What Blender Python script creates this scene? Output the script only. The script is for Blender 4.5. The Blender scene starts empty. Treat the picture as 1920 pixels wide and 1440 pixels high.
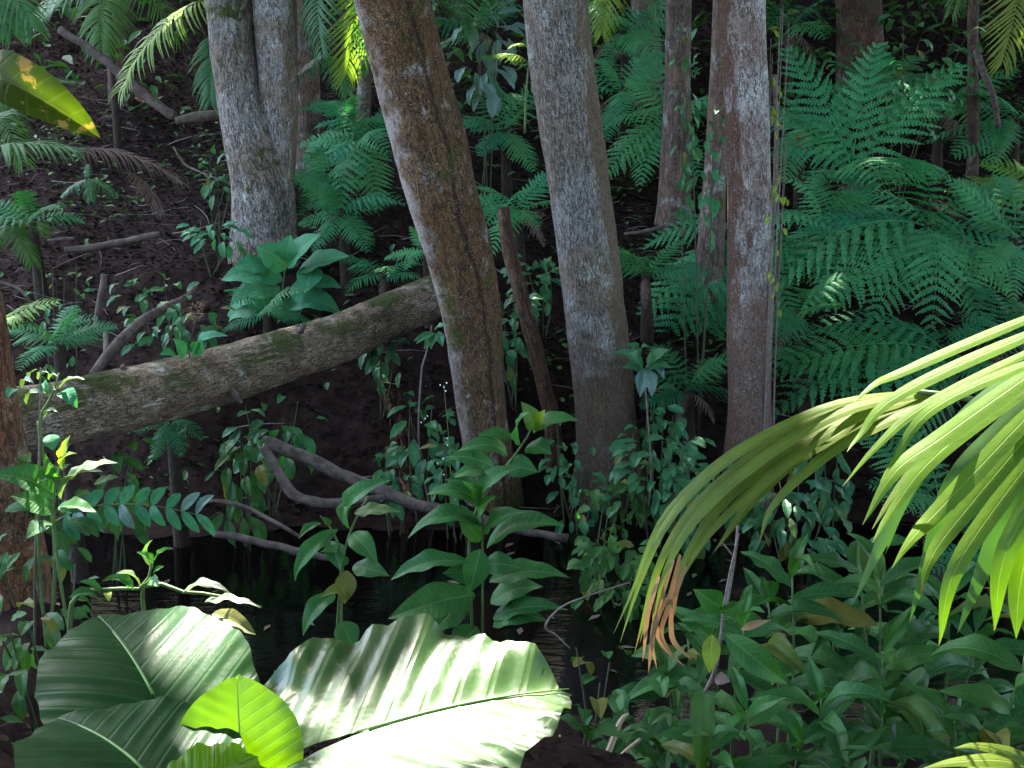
import bpy, math, random
import numpy as np
from mathutils import Vector, Matrix
R = random.Random(7)
NR = np.random.default_rng(7)
scn = bpy.context.scene
COL = scn.collection

# ------------------------------------------------------------------ camera
F = 2637.0                       # focal length in photo pixels (1920 wide)
TH = math.radians(12.0)
CAM = Vector((0, 0, 3.5))
cd = bpy.data.cameras.new('camera'); cam = bpy.data.objects.new('camera', cd); COL.objects.link(cam)
cam.location = CAM; cam.rotation_euler = (math.pi/2 - TH, 0, 0)
cd.sensor_width = 36; cd.lens = 36*F/1920; cd.clip_start = .05; cd.clip_end = 400
scn.camera = cam
# ------------------------------------------------------------------ light
SUN_EL, SUN_AZ = math.radians(57), math.radians(-14)     # azimuth from +Y, towards +X positive
S = Vector((math.sin(SUN_AZ)*math.cos(SUN_EL), math.cos(SUN_AZ)*math.cos(SUN_EL), math.sin(SUN_EL)))
w = bpy.data.worlds.new('World'); scn.world = w; w.use_nodes = True
nt = w.node_tree; bg = nt.nodes['Background']
sky = nt.nodes.new('ShaderNodeTexSky'); sky.sky_type = 'NISHITA'; sky.sun_disc = False
sky.dust_density = 3.0; sky.ozone_density = .6; sky.sun_elevation = SUN_EL; sky.sun_rotation = SUN_AZ
nt.links.new(sky.outputs[0], bg.inputs[0]); bg.inputs[1].default_value = 0.15
sl = bpy.data.lights.new('sun', 'SUN'); so = bpy.data.objects.new('sun', sl); COL.objects.link(so)
sl.energy = 3.9; sl.angle = math.radians(.5); sl.color = (1, .94, .84)
so.location = (0, 0, 30); so.rotation_euler = S.to_track_quat('Z', 'Y').to_euler()
vs = scn.view_settings
scn.display_settings.display_device = 'sRGB'
vs.view_transform = 'Standard'; vs.look = 'None'; vs.gamma = 1; vs.use_curve_mapping = False
vs.exposure = 3.75
cy = scn.cycles
cy.max_bounces = 7; cy.diffuse_bounces = 4; cy.glossy_bounces = 2; cy.transmission_bounces = 5
cy.sample_clamp_indirect = 4; cy.caustics_reflective = False; cy.caustics_refractive = False
cy.use_denoising = True

# ------------------------------------------------------------------ helpers
def P(px, py, d):
    """point seen at photo pixel (px,py) at world depth y = d"""
    u = (px-960)/F; v = (720-py)/F
    D = Vector((u, math.cos(TH)+v*math.sin(TH), -math.sin(TH)+v*math.cos(TH)))
    return CAM + D*(d/D.y)
def SZ(px, d): return px*d/F*1.02

def vnoise(p):
    p = np.asarray(p, dtype=np.float64)
    i = np.floor(p).astype(np.int64); f = p-i; f = f*f*(3-2*f)
    def h(a, b, c):
        n = (a*374761393 + b*668265263 + c*1274126177) & 0xffffffff
        n = ((n ^ (n >> 13))*1103515245) & 0xffffffff
        n = ((n ^ (n >> 16))*2246822519) & 0xffffffff
        return ((n ^ (n >> 15)) & 0xffffff)/0xffffff*2-1
    o = 0
    for a in (0, 1):
        wx = f[:, 0] if a else 1-f[:, 0]
        for b in (0, 1):
            wy = f[:, 1] if b else 1-f[:, 1]
            for c in (0, 1):
                wz = f[:, 2] if c else 1-f[:, 2]
                o = o + wx*wy*wz*h(i[:, 0]+a, i[:, 1]+b, i[:, 2]+c)
    return o
def fbm(p, o=3):
    p = np.asarray(p, dtype=np.float64); s = 0; a = 1
    for k in range(o):
        s = s+a*vnoise(p*2**k+17.3*k); a *= .5
    return s
def sstep(a, b, x):
    t = np.clip((x-a)/(b-a), 0, 1); return t*t*(3-2*t)

def H(x, y):
    """terrain height: near bank, creek bed, far bank and the hillside"""
    x = np.asarray(x, float); y = np.asarray(y, float)
    yf = 10.95+.22*np.sin(.9*x+.6)+.1*np.sin(2.7*x)
    yn = 7.35+.25*np.sin(1.1*x+2)+1.0*sstep(-1.4, -2.4, x)-.1*np.sin(3.1*x)
    sf = np.maximum(y-yf, 0); sn = np.maximum(yn-y, 0)
    zf = .28*sf+.75*sstep(.15, 1.8, sf)+.005*sf*sf
    zn = .05*sn+.1*sstep(0, .5, sn)+.9*sstep(1.7, 3.3, sn)+.1*np.maximum(sn-2, 0)+.75*sstep(-1.5, -2.4, x)*sstep(.3, 1.6, sn)*(1-sstep(1.7, 3.3, sn))
    bed = -.35*sstep(0, .5, np.minimum(yf-y, y-yn))
    z = np.where(y > yf, zf, np.where(y < yn, zn, bed))
    sh = x.shape
    q = np.stack([x.ravel(), y.ravel(), 0*x.ravel()], 1)
    n = (fbm(q*1.3, 3)*.07+vnoise(q*.35)*.12).reshape(sh)
    return z+n*np.clip(np.maximum(sf, sn)*1.5, 0, 1)
def hz(x, y): return float(H(np.array([x]), np.array([y]))[0])

W = {}
def tag(o, label, cat, group=None):
    o['label'] = label; o['category'] = cat
    if group: o['group'] = group
    return o
def thing(name, label, cat, loc=(0, 0, 0), group=None):
    o = bpy.data.objects.new(name, None); COL.objects.link(o)
    o.location = loc; o.empty_display_size = .1
    W[o] = Matrix.Translation(loc)
    return tag(o, label, cat, group)
I4 = Matrix.Identity(4)
def part(name, me, parent, M=I4, kind=None):
    o = bpy.data.objects.new(name, me); COL.objects.link(o)
    o.matrix_basis = M; W[o] = M.copy()
    if parent:
        o.parent = parent; o.matrix_parent_inverse = W[parent].inverted()
    if kind: o['kind'] = kind
    return o
def mesh(name, v, f, mat, uv=None, smooth=True, bark=None):
    me = bpy.data.meshes.new(name)
    me.from_pydata([tuple(q) for q in v], [], [tuple(q) for q in f])
    if uv is not None:
        L = me.uv_layers.new(name='UVMap')
        li = np.zeros(len(me.loops), dtype=np.int32); me.loops.foreach_get('vertex_index', li)
        L.data.foreach_set('uv', np.asarray(uv, dtype=np.float32)[li].ravel())
    if bark is not None:
        a = me.attributes.new('bark', 'FLOAT_VECTOR', 'POINT')
        a.data.foreach_set('vector', np.asarray(bark, dtype=np.float32).ravel())
    if smooth: me.polygons.foreach_set('use_smooth', [True]*len(me.polygons))
    me.materials.append(mat)
    return me

def resample(pts, n):
    """Catmull-Rom through rows of pts (any width)"""
    p = np.array([list(q) for q in pts], float)
    if len(p) == 2:
        t = np.linspace(0, 1, n)[:, None]; return p[0]*(1-t)+p[1]*t
    e = np.vstack([2*p[0]-p[1], p, 2*p[-1]-p[-2]])
    seg = np.linalg.norm(np.diff(p[:, :3], axis=0), axis=1); c = np.concatenate([[0], np.cumsum(seg)])
    s = np.linspace(0, c[-1], n); out = np.zeros((n, p.shape[1]))
    k = np.clip(np.searchsorted(c, s, side='right')-1, 0, len(p)-2)
    t = ((s-c[k])/np.maximum(seg[k], 1e-9))[:, None]
    a, b, d, g = e[k], e[k+1], e[k+2], e[k+3]
    return .5*(2*b+(d-a)*t+(2*a-5*b+4*d-g)*t*t+(3*b-a-3*d+g)*t**3)

def tube(pts, n=12, seg=7):
    """pts rows x,y,z,r -> verts, faces"""
    q = resample(pts, n); c, r = q[:, :3], np.maximum(q[:, 3], .0008)
    T = np.gradient(c, axis=0); T /= np.linalg.norm(T, axis=1)[:, None]+1e-9
    ref = np.array([.31, .9, .2]) if abs(T[:, 2]).mean() > .7 else np.array([.1, .2, 1.])
    A = np.cross(T, ref); A /= np.linalg.norm(A, axis=1)[:, None]+1e-9; B = np.cross(T, A)
    th = np.arange(seg)*2*math.pi/seg
    v = c[:, None]+r[:, None, None]*(np.cos(th)[None, :, None]*A[:, None]+np.sin(th)[None, :, None]*B[:, None])
    f = [(i*seg+j, i*seg+(j+1) % seg, (i+1)*seg+(j+1) % seg, (i+1)*seg+j) for i in range(n-1) for j in range(seg)]
    f += [tuple(range(seg))[::-1], tuple((n-1)*seg+j for j in range(seg))]
    return v.reshape(-1, 3), f
def join(parts):
    V, Fc, o = [], [], 0
    for v, f in parts:
        V.append(np.asarray(v)); Fc += [tuple(i+o for i in q) for q in f]; o += len(v)
    return np.vstack(V), Fc
def R4(p, r): return (p[0], p[1], p[2], r)

# ------------------------------------------------------------------ materials
def newmat(name):
    m = bpy.data.materials.new(name); m.use_nodes = True
    t = m.node_tree; t.nodes.clear()
    return m, t
def nd(t, ty, **k):
    n = t.nodes.new(ty)
    for a, b in k.items():
        if a.startswith('i_'): n.inputs[a[2:].replace('_', ' ')].default_value = b
        else: setattr(n, a, b)
    return n
def mixc(t, fac, a, b, mode='MIX'):
    n = t.nodes.new('ShaderNodeMix'); n.data_type = 'RGBA'; n.blend_type = mode
    for s, v in ((0, fac), (6, a), (7, b)):
        if hasattr(v, 'is_linked') or hasattr(v, 'links'): t.links.new(v, n.inputs[s])
        elif s == 0: n.inputs[0].default_value = v
        else: n.inputs[s].default_value = (*v, 1) if len(v) == 3 else v
    return n.outputs[2]
def math_(t, op, a, b=None, clamp=False):
    n = t.nodes.new('ShaderNodeMath'); n.operation = op; n.use_clamp = clamp
    for i, v in enumerate((a, b)):
        if v is None: continue
        if hasattr(v, 'links'): t.links.new(v, n.inputs[i])
        else: n.inputs[i].default_value = v
    return n.outputs[0]
def ramp(t, x, lo, hi):
    n = t.nodes.new('ShaderNodeMapRange'); n.interpolation_type = 'SMOOTHSTEP'
    t.links.new(x, n.inputs[0]); n.inputs[1].default_value = lo; n.inputs[2].default_value = hi
    return n.outputs[0]
def noise(t, vec, scale, detail=3, rough=.55):
    n = nd(t, 'ShaderNodeTexNoise'); n.inputs['Scale'].default_value = scale
    n.inputs['Detail'].default_value = detail; n.inputs['Roughness'].default_value = rough
    if vec is not None: t.links.new(vec, n.inputs['Vector'])
    return n.outputs['Fac']

def leafmat(name, c1, c2, rough=.42, trans=.3, vein=None, nveins=9, slope=.55, spots=None, tcol=None, spec=.5, island=False, age=None, brown=False):
    m, t = newmat(name)
    out = nd(t, 'ShaderNodeOutputMaterial')
    oi = nd(t, 'ShaderNodeObjectInfo'); tc = nd(t, 'ShaderNodeTexCoord')
    geo = nd(t, 'ShaderNodeNewGeometry')
    rnd = geo.outputs['Random Per Island'] if island else oi.outputs['Random']
    col = mixc(t, rnd, c1, c2)
    if age is not None: col = mixc(t, ramp(t, rnd, .93, .97), col, age)
    nz = noise(t, geo.outputs['Position'], 9, 4)
    col = mixc(t, ramp(t, nz, .3, .75), col, mixc(t, .45, col, (c1[0]*.35, c1[1]*.45, c1[2]*.4)))
    bumph = None
    if vein is not None:
        sx = nd(t, 'ShaderNodeSeparateXYZ'); t.links.new(tc.outputs['UV'], sx.inputs[0])
        ay = math_(t, 'ABSOLUTE', sx.outputs[1])
        mid = math_(t, 'SUBTRACT', 1, ramp(t, ay, .004, .016))
        ph = math_(t, 'FRACT', math_(t, 'MULTIPLY', math_(t, 'SUBTRACT', sx.outputs[0], math_(t, 'MULTIPLY', ay, slope)), nveins))
        dv = math_(t, 'ABSOLUTE', math_(t, 'SUBTRACT', ph, .5))
        lat = math_(t, 'SUBTRACT', 1, ramp(t, dv, .02, .12))
        v = math_(t, 'MAXIMUM', mid, math_(t, 'MULTIPLY', lat, .45))
        col = mixc(t, math_(t, 'MULTIPLY', v, .6), col, vein)
        bumph = math_(t, 'SUBTRACT', math_(t, 'MULTIPLY', noise(t, geo.outputs['Position'], 60, 3), .25), v)
    if spots is not None:
        sp = noise(t, geo.outputs['Position'], 17, 4, .6)
        col = mixc(t, ramp(t, sp, .58, .64), col, spots)
    if age is not None:
        col = mixc(t, math_(t, 'MULTIPLY', ramp(t, noise(t, geo.outputs['Position'], 26, 4, .65), .63, .72), .6), col, age)
    if brown:
        su = nd(t, 'ShaderNodeSeparateXYZ'); t.links.new(tc.outputs['UV'], su.inputs[0])
        e = math_(t, 'ADD', su.outputs[0], math_(t, 'MULTIPLY', math_(t, 'SUBTRACT', noise(t, geo.outputs['Position'], 16, 4, .6), .5), .5))
        col = mixc(t, ramp(t, e, .95, 1.08), col, (.2, .12, .05))
    p = nd(t, 'ShaderNodeBsdfPrincipled'); t.links.new(col, p.inputs['Base Color'])
    p.inputs['Roughness'].default_value = rough; p.inputs['Specular IOR Level'].default_value = spec
    t.links.new(ramp(t, noise(t, geo.outputs['Position'], 30, 2), -.6, 1.6), p.inputs['Roughness']) if False else None
    tr = nd(t, 'ShaderNodeBsdfTranslucent')
    tcx = tcol or (1.0, 1.15, .35)
    t.links.new(mixc(t, 1.0, col, (tcx[0]*1.5, tcx[1]*1.5, tcx[2]*1.5), 'MULTIPLY'), tr.inputs[0])
    if bumph is not None:
        b = nd(t, 'ShaderNodeBump'); b.inputs['Strength'].default_value = .45; b.inputs['Distance'].default_value = .006
        t.links.new(bumph, b.inputs['Height']); t.links.new(b.outputs[0], p.inputs['Normal'])
    mx = nd(t, 'ShaderNodeMixShader'); mx.inputs[0].default_value = trans
    t.links.new(p.outputs[0], mx.inputs[1]); t.links.new(tr.outputs[0], mx.inputs[2])
    t.links.new(mx.outputs[0], out.inputs[0])
    return m

def barkmat(name, base, dark, warm, lichen, warm_amt=.5, lich_amt=.5, moss_amt=.0, crack=26, stretch=.16, bump=.6, speck=.0, topmoss=False, side=None, fissure=False, patch=None, low=None):
    m, t = newmat(name)
    out = nd(t, 'ShaderNodeOutputMaterial'); p = nd(t, 'ShaderNodeBsdfPrincipled')
    at = nd(t, 'ShaderNodeAttribute'); at.attribute_name = 'bark'; v0 = at.outputs['Vector']
    dn = nd(t, 'ShaderNodeTexNoise'); dn.inputs['Scale'].default_value = 7; dn.inputs['Detail'].default_value = 3; t.links.new(v0, dn.inputs['Vector'])
    sc = nd(t, 'ShaderNodeVectorMath', operation='SCALE'); sc.inputs['Scale'].default_value = .04; t.links.new(dn.outputs['Color'], sc.inputs[0])
    ad = nd(t, 'ShaderNodeVectorMath', operation='ADD'); t.links.new(v0, ad.inputs[0]); t.links.new(sc.outputs[0], ad.inputs[1])
    mp = nd(t, 'ShaderNodeMapping'); mp.inputs['Scale'].default_value = (1, 1, stretch); t.links.new(ad.outputs[0], mp.inputs[0])
    rg = math_(t, 'ABSOLUTE', math_(t, 'SUBTRACT', noise(t, mp.outputs[0], crack*.75, 3, .6), .5))
    vo = nd(t, 'ShaderNodeTexVoronoi'); vo.feature = 'DISTANCE_TO_EDGE'; vo.inputs['Scale'].default_value = crack*1.2
    t.links.new(mp.outputs[0], vo.inputs['Vector'])
    cr = math_(t, 'MULTIPLY', ramp(t, rg, .004, .06), math_(t, 'ADD', .45, math_(t, 'MULTIPLY', ramp(t, vo.outputs['Distance'], .0, .12), .55)))
    grain = noise(t, v0, 130, 4, .7)
    fine = noise(t, mp.outputs[0], crack*2.2, 5, .65)
    med = noise(t, v0, 6, 4, .6); big = noise(t, v0, 1.7, 3, .55)
    pl = noise(t, mp.outputs[0], crack*.45, 3)
    col = mixc(t, ramp(t, fine, .3, .7), [c*.55 for c in base], base)
    col = mixc(t, math_(t, 'MULTIPLY', ramp(t, big, .5-.35*warm_amt+.06, .62), min(1, .45+warm_amt*.5)), col, warm)
    col = mixc(t, math_(t, 'MULTIPLY', ramp(t, med, .62-.25*lich_amt, .7), .8), col, lichen)
    col = mixc(t, math_(t, 'MULTIPLY', ramp(t, pl, .45, .8), .5), col, [c*.45 for c in base])
    crk = math_(t, 'MULTIPLY', math_(t, 'SUBTRACT', 1, cr), ramp(t, noise(t, v0, 9, 3), .25, .5))
    col = mixc(t, math_(t, 'MULTIPLY', crk, .85), col, dark)
    gr_in = col
    sxyz = nd(t, 'ShaderNodeSeparateXYZ'); t.links.new(v0, sxyz.inputs[0])
    if side is not None:
        e = math_(t, 'ADD', sxyz.outputs[0], math_(t, 'MULTIPLY', math_(t, 'SUBTRACT', noise(t, v0, 5, 4, .65), .5), .5))
        col = mixc(t, math_(t, 'MULTIPLY', math_(t, 'SUBTRACT', 1, ramp(t, e, -.27, -.12)), .85), col, mixc(t, ramp(t, fine, .3, .7), [c*.5 for c in side], side))
    if patch is not None:
        e = math_(t, 'ADD', math_(t, 'MULTIPLY', sxyz.outputs[0], patch[1]),  math_(t, 'MULTIPLY', math_(t, 'SUBTRACT', noise(t, mp.outputs[0], 9, 4, .6), .5), .55))
        col = mixc(t, math_(t, 'MULTIPLY', math_(t, 'SUBTRACT', 1, ramp(t, e, patch[2], patch[2]+.06)), .9), col, mixc(t, ramp(t, fine, .3, .7), [c*.5 for c in patch[0]], patch[0]))
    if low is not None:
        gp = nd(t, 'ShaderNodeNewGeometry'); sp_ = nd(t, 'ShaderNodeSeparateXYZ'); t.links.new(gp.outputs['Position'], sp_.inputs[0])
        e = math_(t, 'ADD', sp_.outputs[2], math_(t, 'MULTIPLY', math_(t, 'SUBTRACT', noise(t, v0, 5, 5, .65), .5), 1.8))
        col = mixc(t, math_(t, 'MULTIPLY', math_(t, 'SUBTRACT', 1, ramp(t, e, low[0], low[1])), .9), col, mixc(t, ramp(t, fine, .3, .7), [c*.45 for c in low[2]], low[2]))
    fis = None
    if fissure:
        fl = nd(t, 'ShaderNodeMapping'); fl.inputs['Scale'].default_value = (0, 0, 1.6); t.links.new(v0, fl.inputs[0])
        e = math_(t, 'ABSOLUTE', math_(t, 'SUBTRACT', sxyz.outputs[0], math_(t, 'ADD', .02, math_(t, 'MULTIPLY', noise(t, fl.outputs[0], 1, 3), .2))))
        fis = math_(t, 'MULTIPLY', math_(t, 'SUBTRACT', 1, ramp(t, math_(t, 'ADD', e, math_(t, 'MULTIPLY', noise(t, v0, 30, 3), .02)), .012, .035)), ramp(t, sxyz.outputs[1], .0, .05))
        col = mixc(t, math_(t, 'MULTIPLY', fis, .85), col, dark)
    if speck:
        sp = math_(t, 'MULTIPLY', ramp(t, noise(t, ad.outputs[0], 75, 4, .7), .57, .66), ramp(t, noise(t, v0, 4.5, 4), .38, .6))
        col = mixc(t, math_(t, 'MULTIPLY', sp, speck), col, lichen)
    if moss_amt:
        mn = noise(t, v0, 3.2, 5, .65)
        mk = ramp(t, mn, .66-.25*moss_amt, .74-.2*moss_amt)
        if topmoss:
            g = nd(t, 'ShaderNodeNewGeometry'); sx = nd(t, 'ShaderNodeSeparateXYZ'); t.links.new(g.outputs['True Normal'], sx.inputs[0])
            mk = math_(t, 'MULTIPLY', mk, ramp(t, sx.outputs[2], .0, .75))
        col = mixc(t, mk, col, mixc(t, ramp(t, fine, .35, .65), (.025, .04, .006), (.085, .10, .02)))
    col = mixc(t, 1.0, col, mixc(t, ramp(t, grain, .36, .66), (.5, .46, .43), (1.45, 1.45, 1.42)), 'MULTIPLY')
    t.links.new(col, p.inputs['Base Color']); p.inputs['Roughness'].default_value = .85
    p.inputs['Specular IOR Level'].default_value = .25
    hgt = math_(t, 'ADD', math_(t, 'MULTIPLY', cr, .7), math_(t, 'ADD', math_(t, 'MULTIPLY', fine, .9), math_(t, 'ADD', math_(t, 'MULTIPLY', med, .8), math_(t, 'MULTIPLY', grain, .35))))
    if fis is not None: hgt = math_(t, 'SUBTRACT', hgt, math_(t, 'MULTIPLY', fis, 1.5))
    b = nd(t, 'ShaderNodeBump'); b.inputs['Strength'].default_value = bump; b.inputs['Distance'].default_value = .02
    t.links.new(hgt, b.inputs['Height']); t.links.new(b.outputs[0], p.inputs['Normal'])
    t.links.new(p.outputs[0], out.inputs[0])
    return m

def plainmat(name, c1, c2, scale=20, rough=.8, bump=.3, spec=.25):
    m, t = newmat(name); out = nd(t, 'ShaderNodeOutputMaterial'); p = nd(t, 'ShaderNodeBsdfPrincipled')
    g = nd(t, 'ShaderNodeNewGeometry'); n = noise(t, g.outputs['Position'], scale, 5, .65)
    t.links.new(mixc(t, ramp(t, n, .3, .7), c1, c2), p.inputs['Base Color']); p.inputs['Roughness'].default_value = rough
    p.inputs['Specular IOR Level'].default_value = spec
    b = nd(t, 'ShaderNodeBump'); b.inputs['Strength'].default_value = bump; b.inputs['Distance'].default_value = .02
    t.links.new(n, b.inputs['Height']); t.links.new(b.outputs[0], p.inputs['Normal'])
    t.links.new(p.outputs[0], out.inputs[0]); return m

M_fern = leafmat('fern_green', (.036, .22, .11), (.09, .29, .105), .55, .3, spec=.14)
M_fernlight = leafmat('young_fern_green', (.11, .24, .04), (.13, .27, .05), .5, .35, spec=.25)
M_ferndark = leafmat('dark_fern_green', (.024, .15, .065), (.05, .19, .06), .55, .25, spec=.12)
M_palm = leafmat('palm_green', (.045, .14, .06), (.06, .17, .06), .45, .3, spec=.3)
M_palmlit = leafmat('palm_sunlit_green', (.082, .165, .002), (.105, .195, .004), .48, .4, spec=.3, brown=True, vein=(.22, .3, .06), nveins=0, slope=0)
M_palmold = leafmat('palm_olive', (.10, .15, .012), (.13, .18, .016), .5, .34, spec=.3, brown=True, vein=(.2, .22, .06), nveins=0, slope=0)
M_palmdark = leafmat('palm_shaded_green', (.05, .12, .025), (.065, .14, .03), .5, .3, spec=.25)  # shaded copy of the palm green; darkness of rear leaflets is in the colour
M_dry = leafmat('dry_leaf_tan', (.20, .125, .065), (.30, .2, .11), .7, .25, tcol=(1, .8, .5), spec=.15)
M_dead = leafmat('dead_frond_brown', (.10, .065, .05), (.16, .10, .075), .8, .15, tcol=(1, .8, .6))
M_shrub = leafmat('shrub_leaf_green', (.026, .118, .03), (.045, .145, .03), .45, .28, spec=.2, age=(.16, .14, .03),  vein=(.13, .21, .07), nveins=13)
M_shrubdark = leafmat('dark_shrub_leaf', (.023, .092, .022), (.045, .12, .02), .45, .25, spec=.15, age=(.16, .14, .03),  vein=(.09, .16, .06), nveins=13)
M_small = leafmat('small_glossy_leaf', (.026, .13, .055), (.05, .165, .055), .38, .25, spec=.3, age=(.16, .14, .03),  vein=(.09, .16, .06), nveins=9)
M_teal = leafmat('pale_broad_leaf', (.034, .185, .088), (.05, .21, .095), .5, .3, spec=.15, vein=(.13, .24, .11), nveins=8)
M_blue = leafmat('blue_grey_leaf', (.09, .17, .15), (.12, .2, .17), .45, .2, spec=.3, vein=(.2, .26, .2), nveins=8)
M_yellow = leafmat('yellow_green_leaf', (.20, .28, .02), (.26, .33, .03), .4, .42, vein=(.28, .36, .07), nveins=8)
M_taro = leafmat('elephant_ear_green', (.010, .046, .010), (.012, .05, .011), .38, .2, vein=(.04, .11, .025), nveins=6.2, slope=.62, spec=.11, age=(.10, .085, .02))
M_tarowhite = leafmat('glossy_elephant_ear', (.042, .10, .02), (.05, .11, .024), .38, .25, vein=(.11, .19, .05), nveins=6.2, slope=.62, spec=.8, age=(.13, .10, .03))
M_glint = leafmat('sunlit_glossy_leaf', (.10, .16, .06), (.12, .18, .07), .34, .2, vein=(.2, .28, .1), nveins=8, spec=1.0)  # lit copy of the leaf green; sun glint partly put into the paler colour
M_taroyoung = leafmat('young_elephant_ear', (.15, .27, .003), (.16, .28, .004), .4, .6, vein=(.12, .25, .03), nveins=6.2, slope=.62)
M_damaged = leafmat('damaged_leaf', (.04, .065, .004), (.05, .075, .005), .55, .45, vein=(.09, .1, .015), nveins=8, spots=(.24, .15, .05), spec=.2)
M_canopy = leafmat('canopy_leaf', (.04, .09, .03), (.05, .11, .035), .5, .25)
M_stem = plainmat('green_stem', (.07, .12, .03), (.10, .15, .05), 40, .55, .1)
M_darkstem = plainmat('dark_green_stem', (.035, .05, .02), (.06, .06, .03), 40, .7, .2)
M_twig = plainmat('twig_grey_brown', (.10, .075, .06), (.2, .16, .14), 30, .85, .5)
M_branch = plainmat('fallen_branch_grey', (.045, .033, .026), (.12, .092, .075), 14, .9, .6)
M_caudex = plainmat('fern_caudex', (.02, .014, .01), (.05, .035, .025), 40, .95, 1)
M_stalk = plainmat('dry_stalk', (.36, .24, .15), (.5, .36, .25), 30, .8, .4)
M_flower = plainmat('white_berry', (.75, .75, .72), (.8, .8, .8), 30, .5, 0)
M_soil = plainmat('forest_soil', (.009, .005, .0045), (.026, .016, .013), 9, .95, 1, .04)
M_litter = leafmat('litter_leaf', (.007, .0045, .004), (.03, .018, .014), .8, .05, island=True, tcol=(1, .8, .6), spec=.06)
M_cover = leafmat('ground_cover_leaf', (.025, .09, .03), (.06, .14, .035), .5, .25, island=True, spec=.25)

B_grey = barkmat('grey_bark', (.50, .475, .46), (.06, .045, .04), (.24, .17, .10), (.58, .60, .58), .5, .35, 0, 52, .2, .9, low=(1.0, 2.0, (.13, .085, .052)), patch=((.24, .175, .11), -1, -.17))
B_twin = barkmat('furrowed_bark', (.42, .38, .35), (.045, .032, .028), (.24, .18, .11), (.50, .53, .51), .45, .25, .25, 48, .17, 1.0)
B_brown = barkmat('brown_mossy_bark', (.22, .135, .07), (.03, .018, .012), (.15, .075, .03), (.38, .36, .34), .75, .22, .35, 30, .3, .8, speck=.95, side=(.42, .37, .35), fissure=True)
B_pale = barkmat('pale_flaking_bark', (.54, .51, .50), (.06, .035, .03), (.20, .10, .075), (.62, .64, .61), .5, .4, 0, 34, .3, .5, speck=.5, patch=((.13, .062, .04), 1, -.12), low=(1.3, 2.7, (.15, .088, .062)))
B_dark = barkmat('dark_trunk_bark', (.10, .065, .05), (.03, .02, .015), (.13, .06, .04), (.2, .19, .17), .5, .3, .2, 22, .2, .7)
B_left = barkmat('reddish_trunk_bark', (.22, .12, .07), (.04, .02, .012), (.20, .07, .03), (.3, .24, .18), .6, .3, .2, 30, .2, .8)
B_red = barkmat('reddish_dead_bark', (.19, .105, .065), (.04, .022, .015), (.13, .06, .035), (.26, .19, .15), .5, .3, 0, 40, .12, .8)
B_mid = barkmat('dim_trunk_bark', (.16, .125, .105), (.05, .03, .025), (.19, .11, .08), (.33, .34, .31), .5, .4, .2, 26, .18, .6)
B_log = barkmat('fallen_log_bark', (.44, .33, .23), (.05, .032, .025), (.2, .12, .075), (.56, .5, .42), .5, .5, .95, 50, .2, 1.0, speck=.5, topmoss=True)

# ------------------------------------------------------------------ ground, water
def structure(name, me):
    o = part(name, me, None); o['kind'] = 'structure'; return o
xs = np.unique(np.concatenate([np.linspace(-45, -8, 30), np.linspace(-8, 8, 190), np.linspace(8, 45, 30)]))
ys = np.unique(np.concatenate([np.linspace(-25, 3, 24), np.linspace(3, 18, 210), np.linspace(18, 30, 60), np.linspace(30, 90, 30)]))
X, Y = np.meshgrid(xs, ys); Zt = H(X, Y)
q = np.stack([X.ravel(), Y.ravel(), 0*X.ravel()], 1)
Zt = Zt+(fbm(q*6, 3)*.018).reshape(X.shape)
nx, ny = len(xs), len(ys)
fc = [(j*nx+i, j*nx+i+1, (j+1)*nx+i+1, (j+1)*nx+i) for j in range(ny-1) for i in range(nx-1)]
structure('ground', mesh('ground', np.stack([X.ravel(), Y.ravel(), Zt.ravel()], 1), fc, M_soil))
mw, t = newmat('creek_water'); out = nd(t, 'ShaderNodeOutputMaterial'); p = nd(t, 'ShaderNodeBsdfPrincipled')
p.inputs['Base Color'].default_value = (.0012, .001, .001, 1); p.inputs['Roughness'].default_value = .05; p.inputs['IOR'].default_value = 1.33
g = nd(t, 'ShaderNodeNewGeometry'); mp = nd(t, 'ShaderNodeMapping'); mp.inputs['Scale'].default_value = (1, 2.6, 1); t.links.new(g.outputs['Position'], mp.inputs[0])
b = nd(t, 'ShaderNodeBump'); b.inputs['Strength'].default_value = .1; b.inputs['Distance'].default_value = .03
t.links.new(noise(t, mp.outputs[0], 5, 3), b.inputs['Height']); t.links.new(b.outputs[0], p.inputs['Normal']); t.links.new(p.outputs[0], out.inputs[0])
wx = np.linspace(-45, 45, 60); wy = np.linspace(5.8, 12.2, 12); WX, WY = np.meshgrid(wx, wy)
structure('creek_water', mesh('creek_water', np.stack([WX.ravel(), WY.ravel(), 0*WX.ravel()], 1),
          [(j*60+i, j*60+i+1, (j+1)*60+i+1, (j+1)*60+i) for j in range(11) for i in range(59)], mw))

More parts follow.
